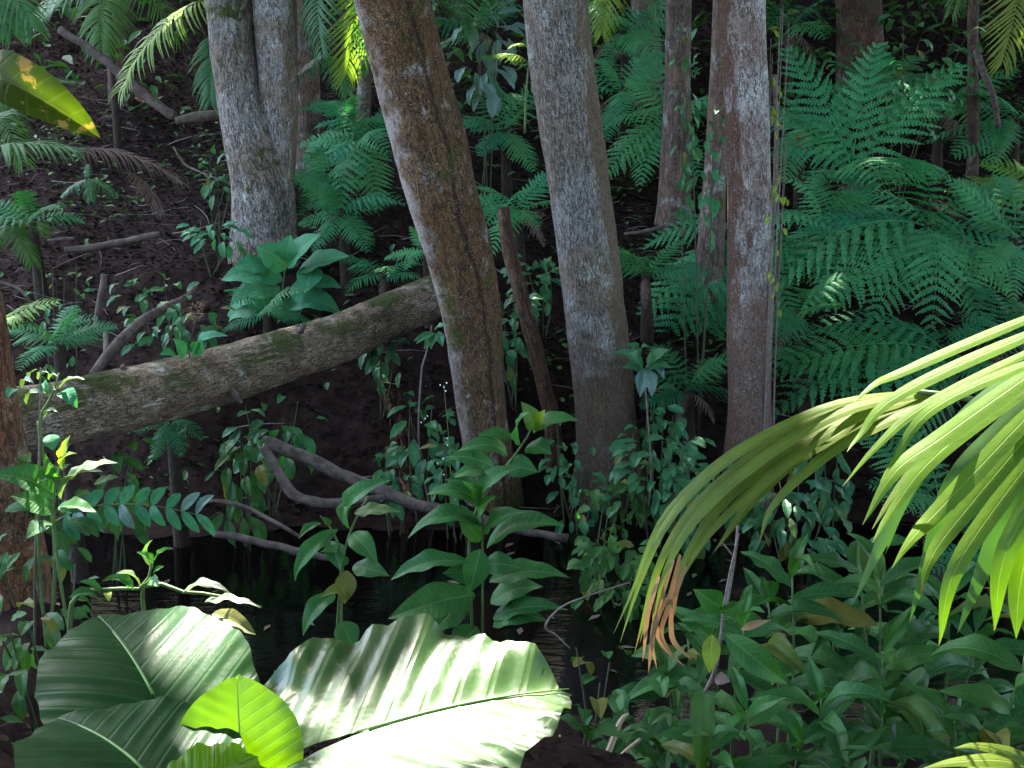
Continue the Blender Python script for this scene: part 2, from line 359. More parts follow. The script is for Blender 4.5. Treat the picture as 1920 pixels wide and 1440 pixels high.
# ------------------------------------------------------------------ trees
def trunk_mesh(name, ctrl, mat, seg=72, step=.03, lump=.05, furrow=.02, flare=0, roots=5, seed=0.):
    """ctrl rows x,y,z,r from top to base"""
    c0 = np.array(ctrl, float); L = np.linalg.norm(np.diff(c0[:, :3], axis=0), axis=1).sum()
    n = int(min(420, L/step)); q = resample(ctrl, n); c, r = q[:, :3], q[:, 3]
    T = np.gradient(c, axis=0); T /= np.linalg.norm(T, axis=1)[:, None]
    ref = np.array([1., 0, 0]) if abs(T[:, 2]).mean() > .6 else np.array([0, 0, 1.])
    A = ref-T*(T@ref)[:, None]; A /= np.linalg.norm(A, axis=1)[:, None]; B = np.cross(T, A)
    s = np.concatenate([[0], np.cumsum(np.linalg.norm(np.diff(c, axis=0), axis=1))])
    th = np.arange(seg)*2*math.pi/seg; rm = r.mean()
    TH_, S_ = np.meshgrid(th, s); RR = np.repeat(r[:, None], seg, 1)
    bk = np.stack([np.cos(TH_).ravel()*rm, np.sin(TH_).ravel()*rm, S_.ravel()], 1)
    k = np.array([1/rm*1.1, 1/rm*1.1, 1.1])
    d = 1+lump*fbm(bk*k+seed, 2).reshape(RR.shape)
    d += furrow*fbm(bk*np.array([32, 32, 5.])+seed, 2).reshape(RR.shape)
    if flare:
        u = np.clip(1-(s[-1]-.25-s)/.9, 0, 1.4)[:, None]**2
        d += flare*u*(.55+.45*np.cos(roots*TH_+seed*3))
    V = c[:, None]+(RR*d)[..., None]*(np.cos(TH_)[..., None]*A[:, None]+np.sin(TH_)[..., None]*B[:, None])
    f = [(i*seg+j, i*seg+(j+1) % seg, (i+1)*seg+(j+1) % seg, (i+1)*seg+j) for i in range(n-1) for j in range(seg)]
    f += [tuple(range(seg)), tuple((n-1)*seg+j for j in range(seg))[::-1]]
    return mesh(name, V.reshape(-1, 3), f, mat, bark=bk+np.array([0, 0, seed*5]))

def ctrl_px(pts, top=13.5, ground=True, toplean=.6):
    """pts: (px,py,width px,depth) from top to base; extends above the frame and below the ground"""
    C = [R4(P(a, b_, d), SZ(w_, d)/2) for a, b_, w_, d in pts]
    if top:
        a, b_ = np.array(C[0]), np.array(C[1]); t_ = (a-b_)[:3]; t_ /= max(t_[2], .2)
        ext = []
        for z in (top, top*.66+C[0][2]*.34, top*.3+C[0][2]*.7):
            dz = z-C[0][2]; ext.append((C[0][0]+t_[0]*dz*toplean, C[0][1]+t_[1]*dz*toplean, z, C[0][3]*(1-.35*dz/top)))
        C = ext+C
    if ground:
        x, y, z, r = C[-1]; g_ = hz(x, y)-.25
        if g_ < z-.05: C.append((x, y, g_, r*1.08))
    return C
TREES = []
def tree(label, pts, mat, name='forest_tree', seg=72, step=.03, lean=.6, **k):
    C = ctrl_px(pts, toplean=lean); x, y = C[-1][0], C[-1][1]
    t_ = thing(name, label, 'tree', (x, y, hz(x, y)))
    part('trunk', trunk_mesh('trunk', C, mat, seg, step, **k), t_)
    TREES.append((t_, C[0][0], C[0][1])); return t_

tw = tree('furrowed twin-stemmed tree forking into two grey trunks above the fallen log',
     [(428, 0, 80, 13.9), (445, 150, 82, 13.9), (470, 260, 98, 13.9), (493, 350, 112, 13.95), (497, 430, 114, 14), (500, 540, 132, 14)], B_twin, lump=.06, furrow=.035, flare=.12, seed=1.3)
part('side_stem', trunk_mesh('side_stem', ctrl_px([(516, 0, 76, 13.95), (521, 150, 72, 13.95), (519, 260, 72, 13.95), (516, 350, 66, 13.97), (512, 470, 60, 14)]), B_grey, lump=.06, furrow=.02, seed=2.1), tw)
tree('slimmer dim trunk standing close behind the twin-stemmed tree', [(566, 0, 54, 16.4), (574, 180, 50, 16.4), (577, 330, 52, 16.4), (578, 420, 56, 16.4)], B_mid, seg=40, step=.06, seed=3.)
tree('leaning brown tree with mossy speckled bark and a long dark crack', [(664, -260, 134, 10.45), (736, 0, 133, 10.7), (787, 200, 131, 10.85), (820, 333, 130, 10.95), (860, 480, 122, 11.1), (887, 613, 106, 11.25), (901, 747, 94, 11.35), (914, 840, 92, 11.4), (922, 900, 100, 11.45)], B_brown, lean=.0, lump=.07, furrow=.03, flare=.16, seed=4.2)
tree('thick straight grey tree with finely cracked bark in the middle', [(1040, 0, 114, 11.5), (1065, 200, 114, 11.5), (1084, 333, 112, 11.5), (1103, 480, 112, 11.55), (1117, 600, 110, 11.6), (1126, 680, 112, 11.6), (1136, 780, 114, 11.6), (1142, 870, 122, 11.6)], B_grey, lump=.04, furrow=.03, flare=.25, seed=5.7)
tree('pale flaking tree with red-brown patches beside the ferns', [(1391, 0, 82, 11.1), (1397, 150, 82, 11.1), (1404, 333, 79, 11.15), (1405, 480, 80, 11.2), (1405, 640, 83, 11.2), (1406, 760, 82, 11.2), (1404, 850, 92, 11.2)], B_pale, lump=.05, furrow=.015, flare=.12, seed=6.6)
tree('dim brown trunk between the grey tree and the pale tree', [(1272, 0, 46, 15.2), (1270, 150, 48, 15.2), (1266, 300, 52, 15.2), (1264, 420, 62, 15.2)], B_mid, seg=40, step=.05, flare=.2, seed=7.)
tree('thin pale trunk half hidden just left of the pale flaking tree', [(1356, 0, 36, 13.2), (1348, 180, 38, 13.2), (1340, 330, 42, 13.2), (1334, 430, 48, 13.2)], B_mid, seg=40, step=.05, seed=8.)
tree('dark reddish trunk high on the slope behind the big tree ferns', [(1612, -40, 80, 19), (1614, 80, 84, 19), (1616, 160, 92, 19)], B_dark, seg=40, step=.06, seed=9.)
tk = tree('slender brown forked sapling trunk at upper right', [(1826, -30, 20, 16), (1824, 100, 18, 16), (1824, 200, 20, 16), (1824, 300, 22, 16)], B_dark, seg=20, step=.06, seed=10.)
v, f = tube([R4(P(1828, 90, 16), .045), R4(P(1842, 130, 15.8), .04), R4(P(1862, 180, 15.6), .035), R4(P(1872, 240, 15.5), .03)], 12, 8)
part('side_stem', mesh('side_stem', v, f, M_branch), tk)
tree('dim trunk high on the slope above the middle ferns', [(1206, -40, 46, 19), (1212, 60, 48, 19), (1216, 160, 54, 19)], B_mid, seg=32, step=.07, seed=11.)
tree('dark slope trunk behind the left palms', [(222, -30, 40, 19), (224, 80, 42, 19), (228, 190, 48, 19)], B_dark, seg=32, step=.07, seed=12.)
tree('reddish brown leaning trunk cut off by the left edge of the view', [(-150, 300, 96, 7), (-85, 470, 104, 7), (-48, 600, 108, 7), (-24, 763, 112, 7), (-8, 870, 124, 7), (2, 980, 140, 7), (4, 1090, 164, 7)], B_left, lump=.08, furrow=.03, flare=.1, seed=13.)
tree('young trunk deep in shade between the leaning tree and the ferns', [(690, -20, 26, 18), (686, 100, 26, 18), (682, 210, 28, 18)], B_mid, seg=24, step=.08, seed=14.)

# fallen log, dead stake
t_ = thing('fallen_log', 'fallen mossy log spanning from the left edge to the leaning tree', 'log', P(400, 740, 10.6))
LG = [(-60, 806, 118, 9.0), (60, 786, 116, 9.3), (200, 757, 110, 9.75), (333, 725, 98, 10.2), (440, 696, 93, 10.6), (540, 665, 88, 11.0), (640, 634, 82, 11.4), (740, 590, 76, 11.9), (830, 548, 66, 12.4)]
part('trunk', trunk_mesh('log_trunk', [R4(P(a, b_, d), SZ(w_, d)*.56) for a, b_, w_, d in LG], B_log, 80, .02, lump=.07, furrow=.035, seed=15.), t_)
for a, b_, d, dx, dz in ((250, 712, 9.9, -.05, .12), (560, 628, 11.0, .06, .1), (430, 722, 10.35, .1, -.12)):
    c = P(a, b_, d); v, f = tube([R4(c-Vector((dx, -.08, dz))*.6, .035), R4(c+Vector((dx*.3, -.04, dz*.3)), .028), R4(c+Vector((dx, -.09, dz)), .018)], 8, 8)
    part('stub', mesh('stub', v+.006*vnoise(v*40)[:, None], f, M_branch), t_)
t_ = thing('dead_stake', 'thin broken dead trunk standing between leaning and grey trees', 'dead trunk', P(1035, 790, 11.9))
part('trunk', trunk_mesh('stake_trunk', ctrl_px([(943, 388, 22, 11.9), (948, 430, 25, 11.9), (960, 490, 27, 11.9), (980, 560, 26, 11.9), (1003, 650, 30, 11.9), (1022, 730, 30, 11.9), (1036, 800, 34, 11.9)], top=None), B_red, 28, .03, lump=.12, furrow=.05, seed=16.), t_)

# ------------------------------------------------------------------ leaf shapes
def leaf_mesh(name, mat, droop=.3, fold=.15, wave=.03, nl=12, nw=3, shape='lance', twist=0.):
    """unit leaf: base at origin, tip at (1,0,0), half width .5, lies in XY"""
    t = np.linspace(0, 1, nl+1)
    th = droop*(.5-t)*2+.15*np.sin(t*math.pi*2)*droop
    dx, dz = np.cos(th), np.sin(th); h = 1/nl
    x = np.concatenate([[0], np.cumsum((dx[1:]+dx[:-1])/2*h)]); z = np.concatenate([[0], np.cumsum((dz[1:]+dz[:-1])/2*h)])
    a = math.atan2(z[-1], x[-1]); l = math.hypot(x[-1], z[-1])
    x, z = (x*math.cos(a)+z*math.sin(a))/l, (-x*math.sin(a)+z*math.cos(a))/l
    if shape == 'lance': wd = np.sin(math.pi*np.clip(t*.97+.015, 0, 1)**.85)**.9*(1-.35*t**3)
    elif shape == 'oval': wd = np.sin(math.pi*np.clip(t, 0.02, 1)**.95)**.65
    elif shape == 'ovate': wd = np.sin(math.pi*np.clip(t, .01, 1)**.7)**.8
    else: wd = np.sin(math.pi*np.clip(t*.9+.09, 0, 1)**.6)**.5*(1-.2*t)
    wd = wd/wd.max(); wd[-1] = .01; wd[0] = max(wd[0], .05)
    V, U = [], []
    for i in range(nl+1):
        for j in range(-nw, nw+1):
            y = j/nw*.5*wd[i]
            zz = z[i]+fold*abs(y)*(.6+.4*math.sin(t[i]*3))-.22*fold*(2*y)**2+wave*math.sin(t[i]*17+(1.3 if j > 0 else 0))*(abs(j)/nw)**2*wd[i]+twist*y*(t[i]-.3)
            V.append((x[i], y, zz)); U.append((t[i], y*.45))
    m_ = 2*nw+1
    f = [(i*m_+j, (i+1)*m_+j, (i+1)*m_+j+1, i*m_+j+1) for i in range(nl) for j in range(m_-1)]
    return mesh(name, V, f, mat, uv=U)
def frame(base, tip, width, up=Vector((0, 0, 1)), roll=0.):
    X_ = tip-base; L = X_.length; X_ = X_/L
    Z_ = up-X_*up.dot(X_)
    if Z_.length < .05: Z_ = Vector((0, -1, .3))-X_*Vector((0, -1, .3)).dot(X_)
    Z_.normalize(); Y_ = Z_.cross(X_)
    if roll:
        c, s = math.cos(roll), math.sin(roll); Y_, Z_ = Y_*c+Z_*s, Z_*c-Y_*s
    M = Matrix(((X_.x*L, Y_.x*width, Z_.x*L, base.x), (X_.y*L, Y_.y*width, Z_.y*L, base.y), (X_.z*L, Y_.z*width, Z_.z*L, base.z), (0, 0, 0, 1)))
    return M
_cache = {}
def leaves_of(mat, shape='lance'):
    k = (mat.name, shape)
    if k not in _cache:
        _cache[k] = [leaf_mesh('leaf', mat, d_, f_, w_, shape=shape, twist=tw_) for d_, f_, w_, tw_ in
                     ((.25, .22, .02, .1), (.5, .18, .03, -.15), (.8, .25, .025, .2), (.35, .1, .04, -.1), (.6, .3, .02, 0))]
    return _cache[k]
UPC = Vector((0, -.55, 1))
def leaf(parent, base, tip, width, mat, shape='lance', up=None, roll=None, name='leaf', label=None):
    u = up or Vector((R.uniform(-.3, .3), -.5+R.uniform(-.3, .3), 1))
    o = part(name, R.choice(leaves_of(mat, shape)), parent, frame(base, tip, width, u, R.uniform(-.3, .3) if roll is None else roll))
    if label: o['label'] = label
    return o
def stem(parent, pts, mat=M_stem, name='stem', n=10, seg=6):
    v, f = tube(pts, n, seg); return part(name, mesh(name, v, f, mat), parent)

def whorl(parent, c, n, Lr, wr, mat, shape='lance', tilt=.1, up=1., spread=1.):
    """n leaves radiating from a stem top"""
    a0 = R.uniform(0, 6.28)
    for k in range(n):
        az = a0+k*2.39996+R.uniform(-.25, .25); q_ = k/max(n-1, 1)
        el = (tilt+up*(.9*(q_**1.5)))+R.uniform(-.2, .2)
        L = R.uniform(*Lr)*(1-.45*q_)
        d_ = Vector((math.cos(az)*math.cos(el), math.sin(az)*math.cos(el), math.sin(el)))
        b_ = c+Vector((0, 0, (q_-1)*L*.55))
        leaf(parent, b_, b_+d_*L*spread, L*R.uniform(*wr), mat, shape)
def big_plant(label, tops, d, Lpx, mat, n=9, name='leafy_shrub', wr=(.28, .36), group=None, shape='lance', layers=2):
    c0 = P(tops[0][0], tops[0][1], d); x, y = c0.x, c0.y
    t_ = thing(name, label, 'shrub', (x, y, hz(x, y)), group)
    for (px, py, *o) in tops:
        py += R.uniform(-5, 5)
        c = P(px, py, d+(o[0] if o else 0)); L = SZ(Lpx, d)
        gx, gy = x*.6+c.x*.4, y*.6+c.y*.4; gz = hz(gx, gy)-.05
        r = .007
        stem(t_, [R4((gx, gy, gz), r*1.3), R4(((gx+c.x)/2+R.uniform(-.05, .05), (gy+c.y)/2, (gz+c.z)/2), r), R4(c, r*.6)])
        for l_ in range(layers):
            z = c.z-l_*L*.75
            if z-gz < .1: break
            fr = (z-gz)/max(c.z-gz, .01)
            cc = Vector((gx+(c.x-gx)*fr, gy+(c.y-gy)*fr, z))
            whorl(t_, cc, n-l_*3, (L*.8, L*1.1), wr, mat, shape, tilt=-.15-.1*l_, up=.85 if l_ == 0 else .35)
    return t_
def bush(label, px, py, d, rx, ry, n, lpx, mat, shape='oval', wr=(.38, .5), name='bush', cat='shrub', stems=4, droop=.4, dd=.35, smat=None, group=None):
    smat = smat or M_darkstem
    c = P(px, py, d); x, y = c.x, c.y; g_ = hz(x, y)
    t_ = thing(name, label, cat, (x, y, g_), group)
    ax, az = SZ(rx, d), SZ(ry, d); pts = []
    tubes = []; ends = []
    for k in range(stems):
        e = c+Vector((R.uniform(-.8, .8)*ax, R.uniform(-dd, dd), R.uniform(-.1, .85)*az)); ends.append(e)
        b_ = Vector((x+R.uniform(-.3, .3)*ax, y+R.uniform(-.1, .1), min(g_, c.z-az)-.03))
        mid = (b_+e)/2+Vector((R.uniform(-.2, .2)*ax, 0, .1*az))
        tubes.append((b_, mid, e))
    v, f = join([tube([R4(a, .008), R4(m_, .006), R4(e, .003)], 8, 5) for a, m_, e in tubes])
    part('stem', mesh('stem', v, f, smat), t_)
    for k in range(n):
        a, m_, e = tubes[k % stems]; s = R.uniform(.55, 1)
        pb = a*(1-s)**2+m_*2*s*(1-s)+e*s*s
        th = R.uniform(0, 6.28); rr = R.uniform(.1, .6)
        pb = pb+Vector((math.cos(th)*ax*rr*.9, R.uniform(-dd, dd)*.6, math.sin(th)*az*rr*.9))
        L = SZ(lpx, d)*R.uniform(.7, 1.15)
        dirv = Vector((pb.x-c.x, (pb.y-c.y)-.15*ax, (pb.z-c.z)*.6)); dirv = dirv.normalized() if dirv.length > 1e-3 else Vector((1, 0, 0))
        dirv = (dirv+Vector((R.uniform(-.8, .8), R.uniform(-.8, .5), R.uniform(-.7, .5)-droop))).normalized()
        leaf(t_, pb, pb+dirv*L, L*R.uniform(*wr), mat, shape)
    return t_

# ------------------------------------------------------------------ ferns
def fern_mesh(name, mat, npin=16, droop=.6, nt=12, wid=.33, seed=0):
    rr = random.Random(seed); V, Fc = [], []
    n = 40; t = np.linspace(0, 1, n)
    th = droop*(.62-t*1.25); x = np.concatenate([[0], np.cumsum(np.cos(th[1:])/(n-1))]); z = np.concatenate([[0], np.cumsum(np.sin(th[1:])/(n-1))])
    a = math.atan2(z[-1], x[-1]); l = math.hypot(x[-1], z[-1])
    x, z = (x*math.cos(a)+z*math.sin(a))/l, (-x*math.sin(a)+z*math.cos(a))/l
    v, f = tube([(x[i], 0, z[i], .0065*(1-.8*t[i])) for i in range(0, n, 3)], 14, 4)
    V += list(v); Fc += list(f)
    for k in range(npin):
        s = .13+.85*(k/(npin-1))**.93
        xi, zi = np.interp(s, t, x), np.interp(s, t, z)
        L = wid*min(1, .45+2.6*(s-.1))*(1-((s-.1)/.93)**2.2)**.8+.012
        for sd in (-1, 1):
            an = math.radians(72-24*s+rr.uniform(-5, 5)); dr = rr.uniform(.15, .4)
            d1 = np.array([math.cos(an), sd*math.sin(an), 0]); perp = np.array([-sd*math.sin(an), math.cos(an), 0])*sd
            m = max(4, int(nt*(L/wid)**.7)); dl = L/m
            hw = .012+.046*L
            for i in range(m):
                u = (i+.5)/m; ww = hw*(1-u**1.7)*(.75+.25*min(1, u*5))+.003
                for s2 in (-1, 1):
                    p0 = np.array([xi, 0, zi])+d1*(i+.03)*dl; p1 = np.array([xi, 0, zi])+d1*(i+.95)*dl
                    q = perp*s2*ww+d1*ww*.45
                    for p_ in (p0, p1):
                        p_[2] += -dr*((p_[0]-xi)**2+p_[1]**2)/max(L, .01)*.9+.0
                    jt = rr.uniform(-.006, .006)
                    a_, b_ = p0+q+np.array([0, 0, -ww*.35+jt]), p1+q*.94+np.array([0, 0, -ww*.35+jt])
                    tip = (a_+b_)/2+(perp*s2*.2*ww)
                    a_, b_ = p0*.06+a_*.94+d1*dl*.12, b_-d1*dl*.16
                    o = len(V); V += [p0, p1, b_, tip, a_]
                    Fc.append((o, o+1, o+2, o+3, o+4) if s2*sd > 0 else (o+4, o+3, o+2, o+1, o))
    return mesh(name, V, Fc, mat, smooth=False)
FERN = {}
def fern_set(mat):
    if mat.name not in FERN:
        FERN[mat.name] = [fern_mesh('frond', mat, 14, .5, 14, .31, 1), fern_mesh('frond', mat, 15, .9, 14, .29, 2), fern_mesh('frond', mat, 13, 1.2, 13, .32, 3), fern_mesh('frond', mat, 15, .7, 14, .34, 4)]
    return FERN[mat.name]
def frond(parent, base, tip, mat, up=None, wscale=1., v=None, name='frond'):
    L = (tip-base).length
    u = up or Vector((R.uniform(-.25, .25), -.45+R.uniform(-.25, .2), 1))
    return part(name, (fern_set(mat)[v] if v is not None else R.choice(fern_set(mat))), parent, frame(base, tip, L*wscale, u, R.uniform(-.2, .2)))
def fern(label, px, py, d, L, n, mat=M_fern, tips=(), az=(0, 6.28), el=(-.35, .75), caudex=True, name='tree_fern', group=None):
    d0 = d; c = P(px, py, d); g_ = hz(c.x, c.y)
    while c.z-g_ > .75 and d < d0+2.5 and d > 11: d += .1; c = P(px, py, d); g_ = hz(c.x, c.y)
    L *= d/d0
    t_ = thing(name, label, 'fern', (c.x, c.y, g_), group)
    if c.z > g_+.15:
        tall = c.z-g_ > .4
        v, f = tube([R4((c.x+.04, c.y+.05, g_-.1), .075 if tall else .03), R4((c.x+.02, c.y+.02, (g_+c.z)/2), .055 if tall else .02), R4((c.x, c.y, c.z+.02), .04 if tall else .012)], 10, 9)
        part('caudex', mesh('caudex', v, f, M_caudex), t_)
    for (tx, ty, dd) in tips: frond(t_, c+Vector((R.uniform(-.02, .02), R.uniform(-.02, .02), 0)), P(tx, ty, d+dd), mat)
    for k in range(n):
        a = az[0]+(az[1]-az[0])*((k+.5+R.uniform(-.3, .3))/n); e = R.uniform(*el); l = L*R.uniform(.75, 1.1)
        frond(t_, c, c+Vector((math.cos(a)*math.cos(e), math.sin(a)*math.cos(e), math.sin(e)))*l, mat)
    if name == 'tree_fern' and n > 2:
        for k in range(R.choice((1, 2))):
            a = R.uniform(3.4, 6.0); o = frond(t_, c, c+Vector((math.cos(a)*.55, math.sin(a)*.45, -.6))*L*.7, M_dead, wscale=.6, v=2); o['label'] = 'dead brown frond'
    return t_
fern('large tree fern raising three upright fronds right of the pale tree', 1600, 330, 13.5, 1.2, 3, tips=[(1478, 92, .3), (1645, 84, .4), (1800, 122, .2), (1480, 215, .0), (1512, 335, -.6), (1598, 345, -.8), (1690, 345, -.7), (1445, 290, -.2), (1780, 330, -.4)])
fern('broad tree fern spreading downward fronds above the bright palm frond', 1740, 425, 12.3, 1.05, 2, tips=[(1545, 570, -.7), (1455, 545, -.2), (1640, 590, -.8), (1745, 615, -.9), (1835, 600, -.7), (1890, 545, -.5), (1945, 500, -.2), (1880, 350, .3), (1600, 370, .2), (1500, 430, .1)])
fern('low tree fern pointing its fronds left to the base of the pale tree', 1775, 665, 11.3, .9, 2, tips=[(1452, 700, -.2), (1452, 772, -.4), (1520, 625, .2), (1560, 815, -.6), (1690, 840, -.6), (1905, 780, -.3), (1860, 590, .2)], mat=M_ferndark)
fern('tree fern behind the pale tree with fronds hanging to its left', 1400, 440, 11.9, .85, 2, tips=[(1212, 462, .1), (1203, 590, -.3), (1235, 655, -.5), (1300, 668, -.5), (1350, 640, -.4), (1560, 530, -.1), (1485, 590, -.4), (1260, 400, .3)])
fern('fern filling the gap right of the grey tree', 1250, 225, 13.9, .85, 4, tips=[(1125, 250, 0), (1135, 330, -.4), (1200, 345, -.6), (1310, 330, -.5), (1340, 220, 0), (1180, 150, .4)])
fern('fern at left of the leaning tree behind the big soft leaves', 690, 260, 14.2, .85, 4, tips=[(565, 270, .1), (570, 350, -.4), (640, 400, -.6), (710, 390, -.5), (620, 190, .5), (740, 200, .3)])
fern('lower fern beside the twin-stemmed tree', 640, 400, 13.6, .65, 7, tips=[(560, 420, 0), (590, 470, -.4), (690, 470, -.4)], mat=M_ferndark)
fern('fern under the yellow crozier between leaning and grey trees', 945, 245, 14.0, .7, 6, tips=[(880, 170, .2), (880, 240, -.2), (900, 290, -.5), (1000, 320, -.4)])
fern('fern behind the broken dead trunk', 970, 400, 13.2, .7, 7, tips=[(900, 400, 0), (880, 350, .2), (1010, 430, -.4), (920, 480, -.4)])
fern('fern at right edge above the yellow-green fern', 1905, 225, 14.4, .95, 4, tips=[(1740, 265, -.1), (1790, 290, -.4), (1860, 320, -.5), (1850, 190, .3)])
fern('yellow-green fern lit at the right edge', 1985, 375, 11.6, .8, 1, tips=[(1780, 358, 0), (1790, 392, -.1), (1830, 340, .2)], mat=M_fernlight)
fern('middle tree fern between the upright and the broad tree ferns', 1540, 420, 12.9, .9, 6, tips=[(1450, 400, 0), (1450, 500, -.3), (1540, 560, -.6)])
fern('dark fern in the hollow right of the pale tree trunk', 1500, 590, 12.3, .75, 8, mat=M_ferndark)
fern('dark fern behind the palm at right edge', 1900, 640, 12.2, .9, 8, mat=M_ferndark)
fern('fern high behind the grey tree on the slope', 1170, 60, 16.2, .95, 8, tips=[(1130, 130, -.3), (1200, 120, -.4)])
fern('dark fern below the hanging fronds near the grey tree base', 1290, 735, 11.5, .6, 8, mat=M_ferndark)
fern('small fern frond cluster on the log end beside the leaning tree', 800, 470, 12.6, .42, 5, name='small_fern', tips=[(745, 480, 0), (760, 505, -.2), (770, 425, .1)])
fern('feathery fern left above the log', 110, 650, 9.6, .42, 9, name='small_fern', mat=M_ferndark)
fern('single bright yellow-green fern frond against the left trunk', -30, 625, 8.2, .3, 0, name='small_fern', mat=M_fernlight, tips=[(108, 565, 0), (40, 600, -.2)])
fern('feathery fern hanging below the fallen log', 320, 790, 10.4, .36, 5, name='small_fern', mat=M_ferndark, tips=[(290, 860, -.2), (340, 855, -.2)])
fern('dark fern at right below the bright palm frond', 1760, 940, 9.6, .7, 9, mat=M_ferndark)
fern('dark fern low at the right edge behind the shrubs', 1880, 1060, 9.0, .6, 8, mat=M_ferndark)
fern('dim fern on the slope above the large tree fern', 1480, 60, 16.5, .9, 7, mat=M_ferndark)
fern('dim fern at upper right on the slope', 1760, 210, 16.2, .9, 7, mat=M_ferndark)
fern('dim fern on slope between leaning and grey trees', 900, 60, 17, .8, 7, mat=M_ferndark)
fern('dim fern low on the bank behind grey tree base', 1210, 520, 12.8, .6, 7, mat=M_ferndark)
fern('dim fern beneath the big soft leaves beside the log', 500, 590, 12.2, .5, 8, mat=M_ferndark, name='small_fern')
fern('dim fern in the upper left corner of the slope', 60, 420, 12.6, .6, 6, mat=M_ferndark, name='small_fern')
# crozier: upright young frond with curled yellow tips
t_ = thing('fern_crozier', 'young upright fern stalk with curling yellow tips beside grey tree', 'fern', P(985, 250, 13.6))
stem(t_, [R4(P(984, 250, 13.6), .012), R4(P(986, 180, 13.6), .01), R4(P(992, 115, 13.6), .007), R4(P(996, 85, 13.6), .004)])
for (a, b_, m_) in (((992, 90), (952, 95), M_yellow), ((990, 118), (918, 112), M_yellow), ((988, 130), (893, 116), M_fernlight)):
    frond(t_, P(a[0], a[1], 13.6), P(b_[0], b_[1], 13.4), m_, wscale=.35, v=2)

# ------------------------------------------------------------------ palms in the back
def palm_mesh(name, mat, npair=34, droop=.9, ll=.34, hang=.7, seed=0, wid=.021):
    rr = random.Random(seed); n = 40; t = np.linspace(0, 1, n)
    th = droop*(.55-t*1.1); x = np.concatenate([[0], np.cumsum(np.cos(th[1:])/(n-1))]); z = np.concatenate([[0], np.cumsum(np.sin(th[1:])/(n-1))])
    a = math.atan2(z[-1], x[-1]); l = math.hypot(x[-1], z[-1])
    x, z = (x*math.cos(a)+z*math.sin(a))/l, (-x*math.sin(a)+z*math.cos(a))/l
    v, f = tube([(x[i], 0, z[i], .009*(1-.8*t[i])) for i in range(0, n, 3)], 14, 5)
    V, Fc = list(v), list(f)
    for k in range(npair):
        s = .08+.92*k/(npair-1); xi, zi = np.interp(s, t, x), np.interp(s, t, z)
        L = ll*(.45+.55*math.sin(math.pi*min(1, (s*.85+.1))))*rr.uniform(.88, 1.08)
        for sd in (-1, 1):
            an = math.radians(68-38*s+rr.uniform(-6, 6)); d1 = np.array([math.cos(an), sd*math.sin(an), rr.uniform(.0, .25)])
            pr = np.array([-sd*math.sin(an), math.cos(an), 0])*sd
            p_ = np.array([xi, 0, zi]); rows = []; m = 6; hg = hang*rr.uniform(.7, 1.2)
            for i in range(m+1):
                u = i/m; ww = wid*(1-u**2.2)*(.55+.45*min(1, u*6))+.0008
                rows.append((p_-pr*ww/2, p_+np.array([0, 0, ww*.12]), p_+pr*ww/2))
                dd = d1.copy(); dd[2] -= hg*u*1.7; dd /= np.linalg.norm(dd); p_ = p_+dd*L/m
            o = len(V)
            for r_ in rows: V += list(r_)
            for i in range(m):
                for j in (0, 1): Fc.append((o+i*3+j, o+(i+1)*3+j, o+(i+1)*3+j+1, o+i*3+j+1))
    return mesh(name, V, Fc, mat)
PALM = {}
def palm_set(mat):
    if mat.name not in PALM: PALM[mat.name] = [palm_mesh('frond', mat, 34, .9, .34, .7, 1), palm_mesh('frond', mat, 30, 1.3, .38, 1.0, 2), palm_mesh('frond', mat, 26, .6, .45, .9, 3, .03)]
    return PALM[mat.name]
def palm(label, px, py, d, fr, trunk=True, group=None, foot=None, cx=None):
    c = P(cx or px, py, d); t_ = thing('understory_palm', label, 'palm', (c.x, c.y, hz(c.x, c.y)), group)
    if trunk:
        fx = P(foot, 300, d).x if foot else c.x; g_ = hz(fx, c.y)
        v, f = tube([R4((fx, c.y+.1, g_-.1), .05), R4((fx*.55+c.x*.45, c.y+.05, (c.z+g_)/2), .04), R4(c, .035)], 14, 9)
        part('trunk', mesh('trunk', v, f, M_caudex), t_)
    for (bx, by, tx, ty, dd, m_, vv) in fr:
        b_ = P(bx, by, d); e = P(tx, ty, d+dd)
        o = part('frond', palm_set(m_)[vv], t_, frame(b_, e, (e-b_).length*1.0, Vector((R.uniform(-.2, .2), -.2, 1)), R.uniform(-.15, .15)))
        if m_ is M_dead: o['label'] = 'dead brown frond'
    return t_
palm('palm at top left with fronds hanging in front of the dark slope', 345, -60, 15, [(345, -60, 90, 30, -.4, M_palm, 0), (410, -10, 235, 165, -.5, M_palmlit, 0), (345, -60, 480, 40, -.6, M_palm, 0), (345, -60, 250, -20, -1, M_palm, 1), (400, 60, 395, 190, -.4, M_palm, 2)], foot=490)
palm('palm frond tips hanging into the top left corner', -20, -90, 12, [(-40, -90, 60, 50, -.3, M_palm, 2), (-60, -60, 20, 60, -.3, M_palm, 2), (-60, -80, 110, -10, .2, M_palm, 1)], trunk=False)
palm('short palm at left edge with a drooping dead brown frond', -30, 290, 11, [(-50, 290, 140, 285, -.2, M_palm, 2), (-50, 270, 100, 210, .3, M_palm, 1), (120, 285, 330, 340, .2, M_dead, 0), (-50, 200, 130, 160, .4, M_palm, 0), (240, 320, 300, 395, .2, M_dead, 2)])
palm('small palm seedling with a fan of short leaves by the dead frond', 165, 335, 11.6, [(165, 335, 120, 365, -.1, M_palm, 2), (165, 335, 170, 375, -.15, M_palm, 2), (165, 335, 212, 362, -.1, M_palm, 2), (165, 335, 165, 310, .1, M_palm, 2)], trunk=False)
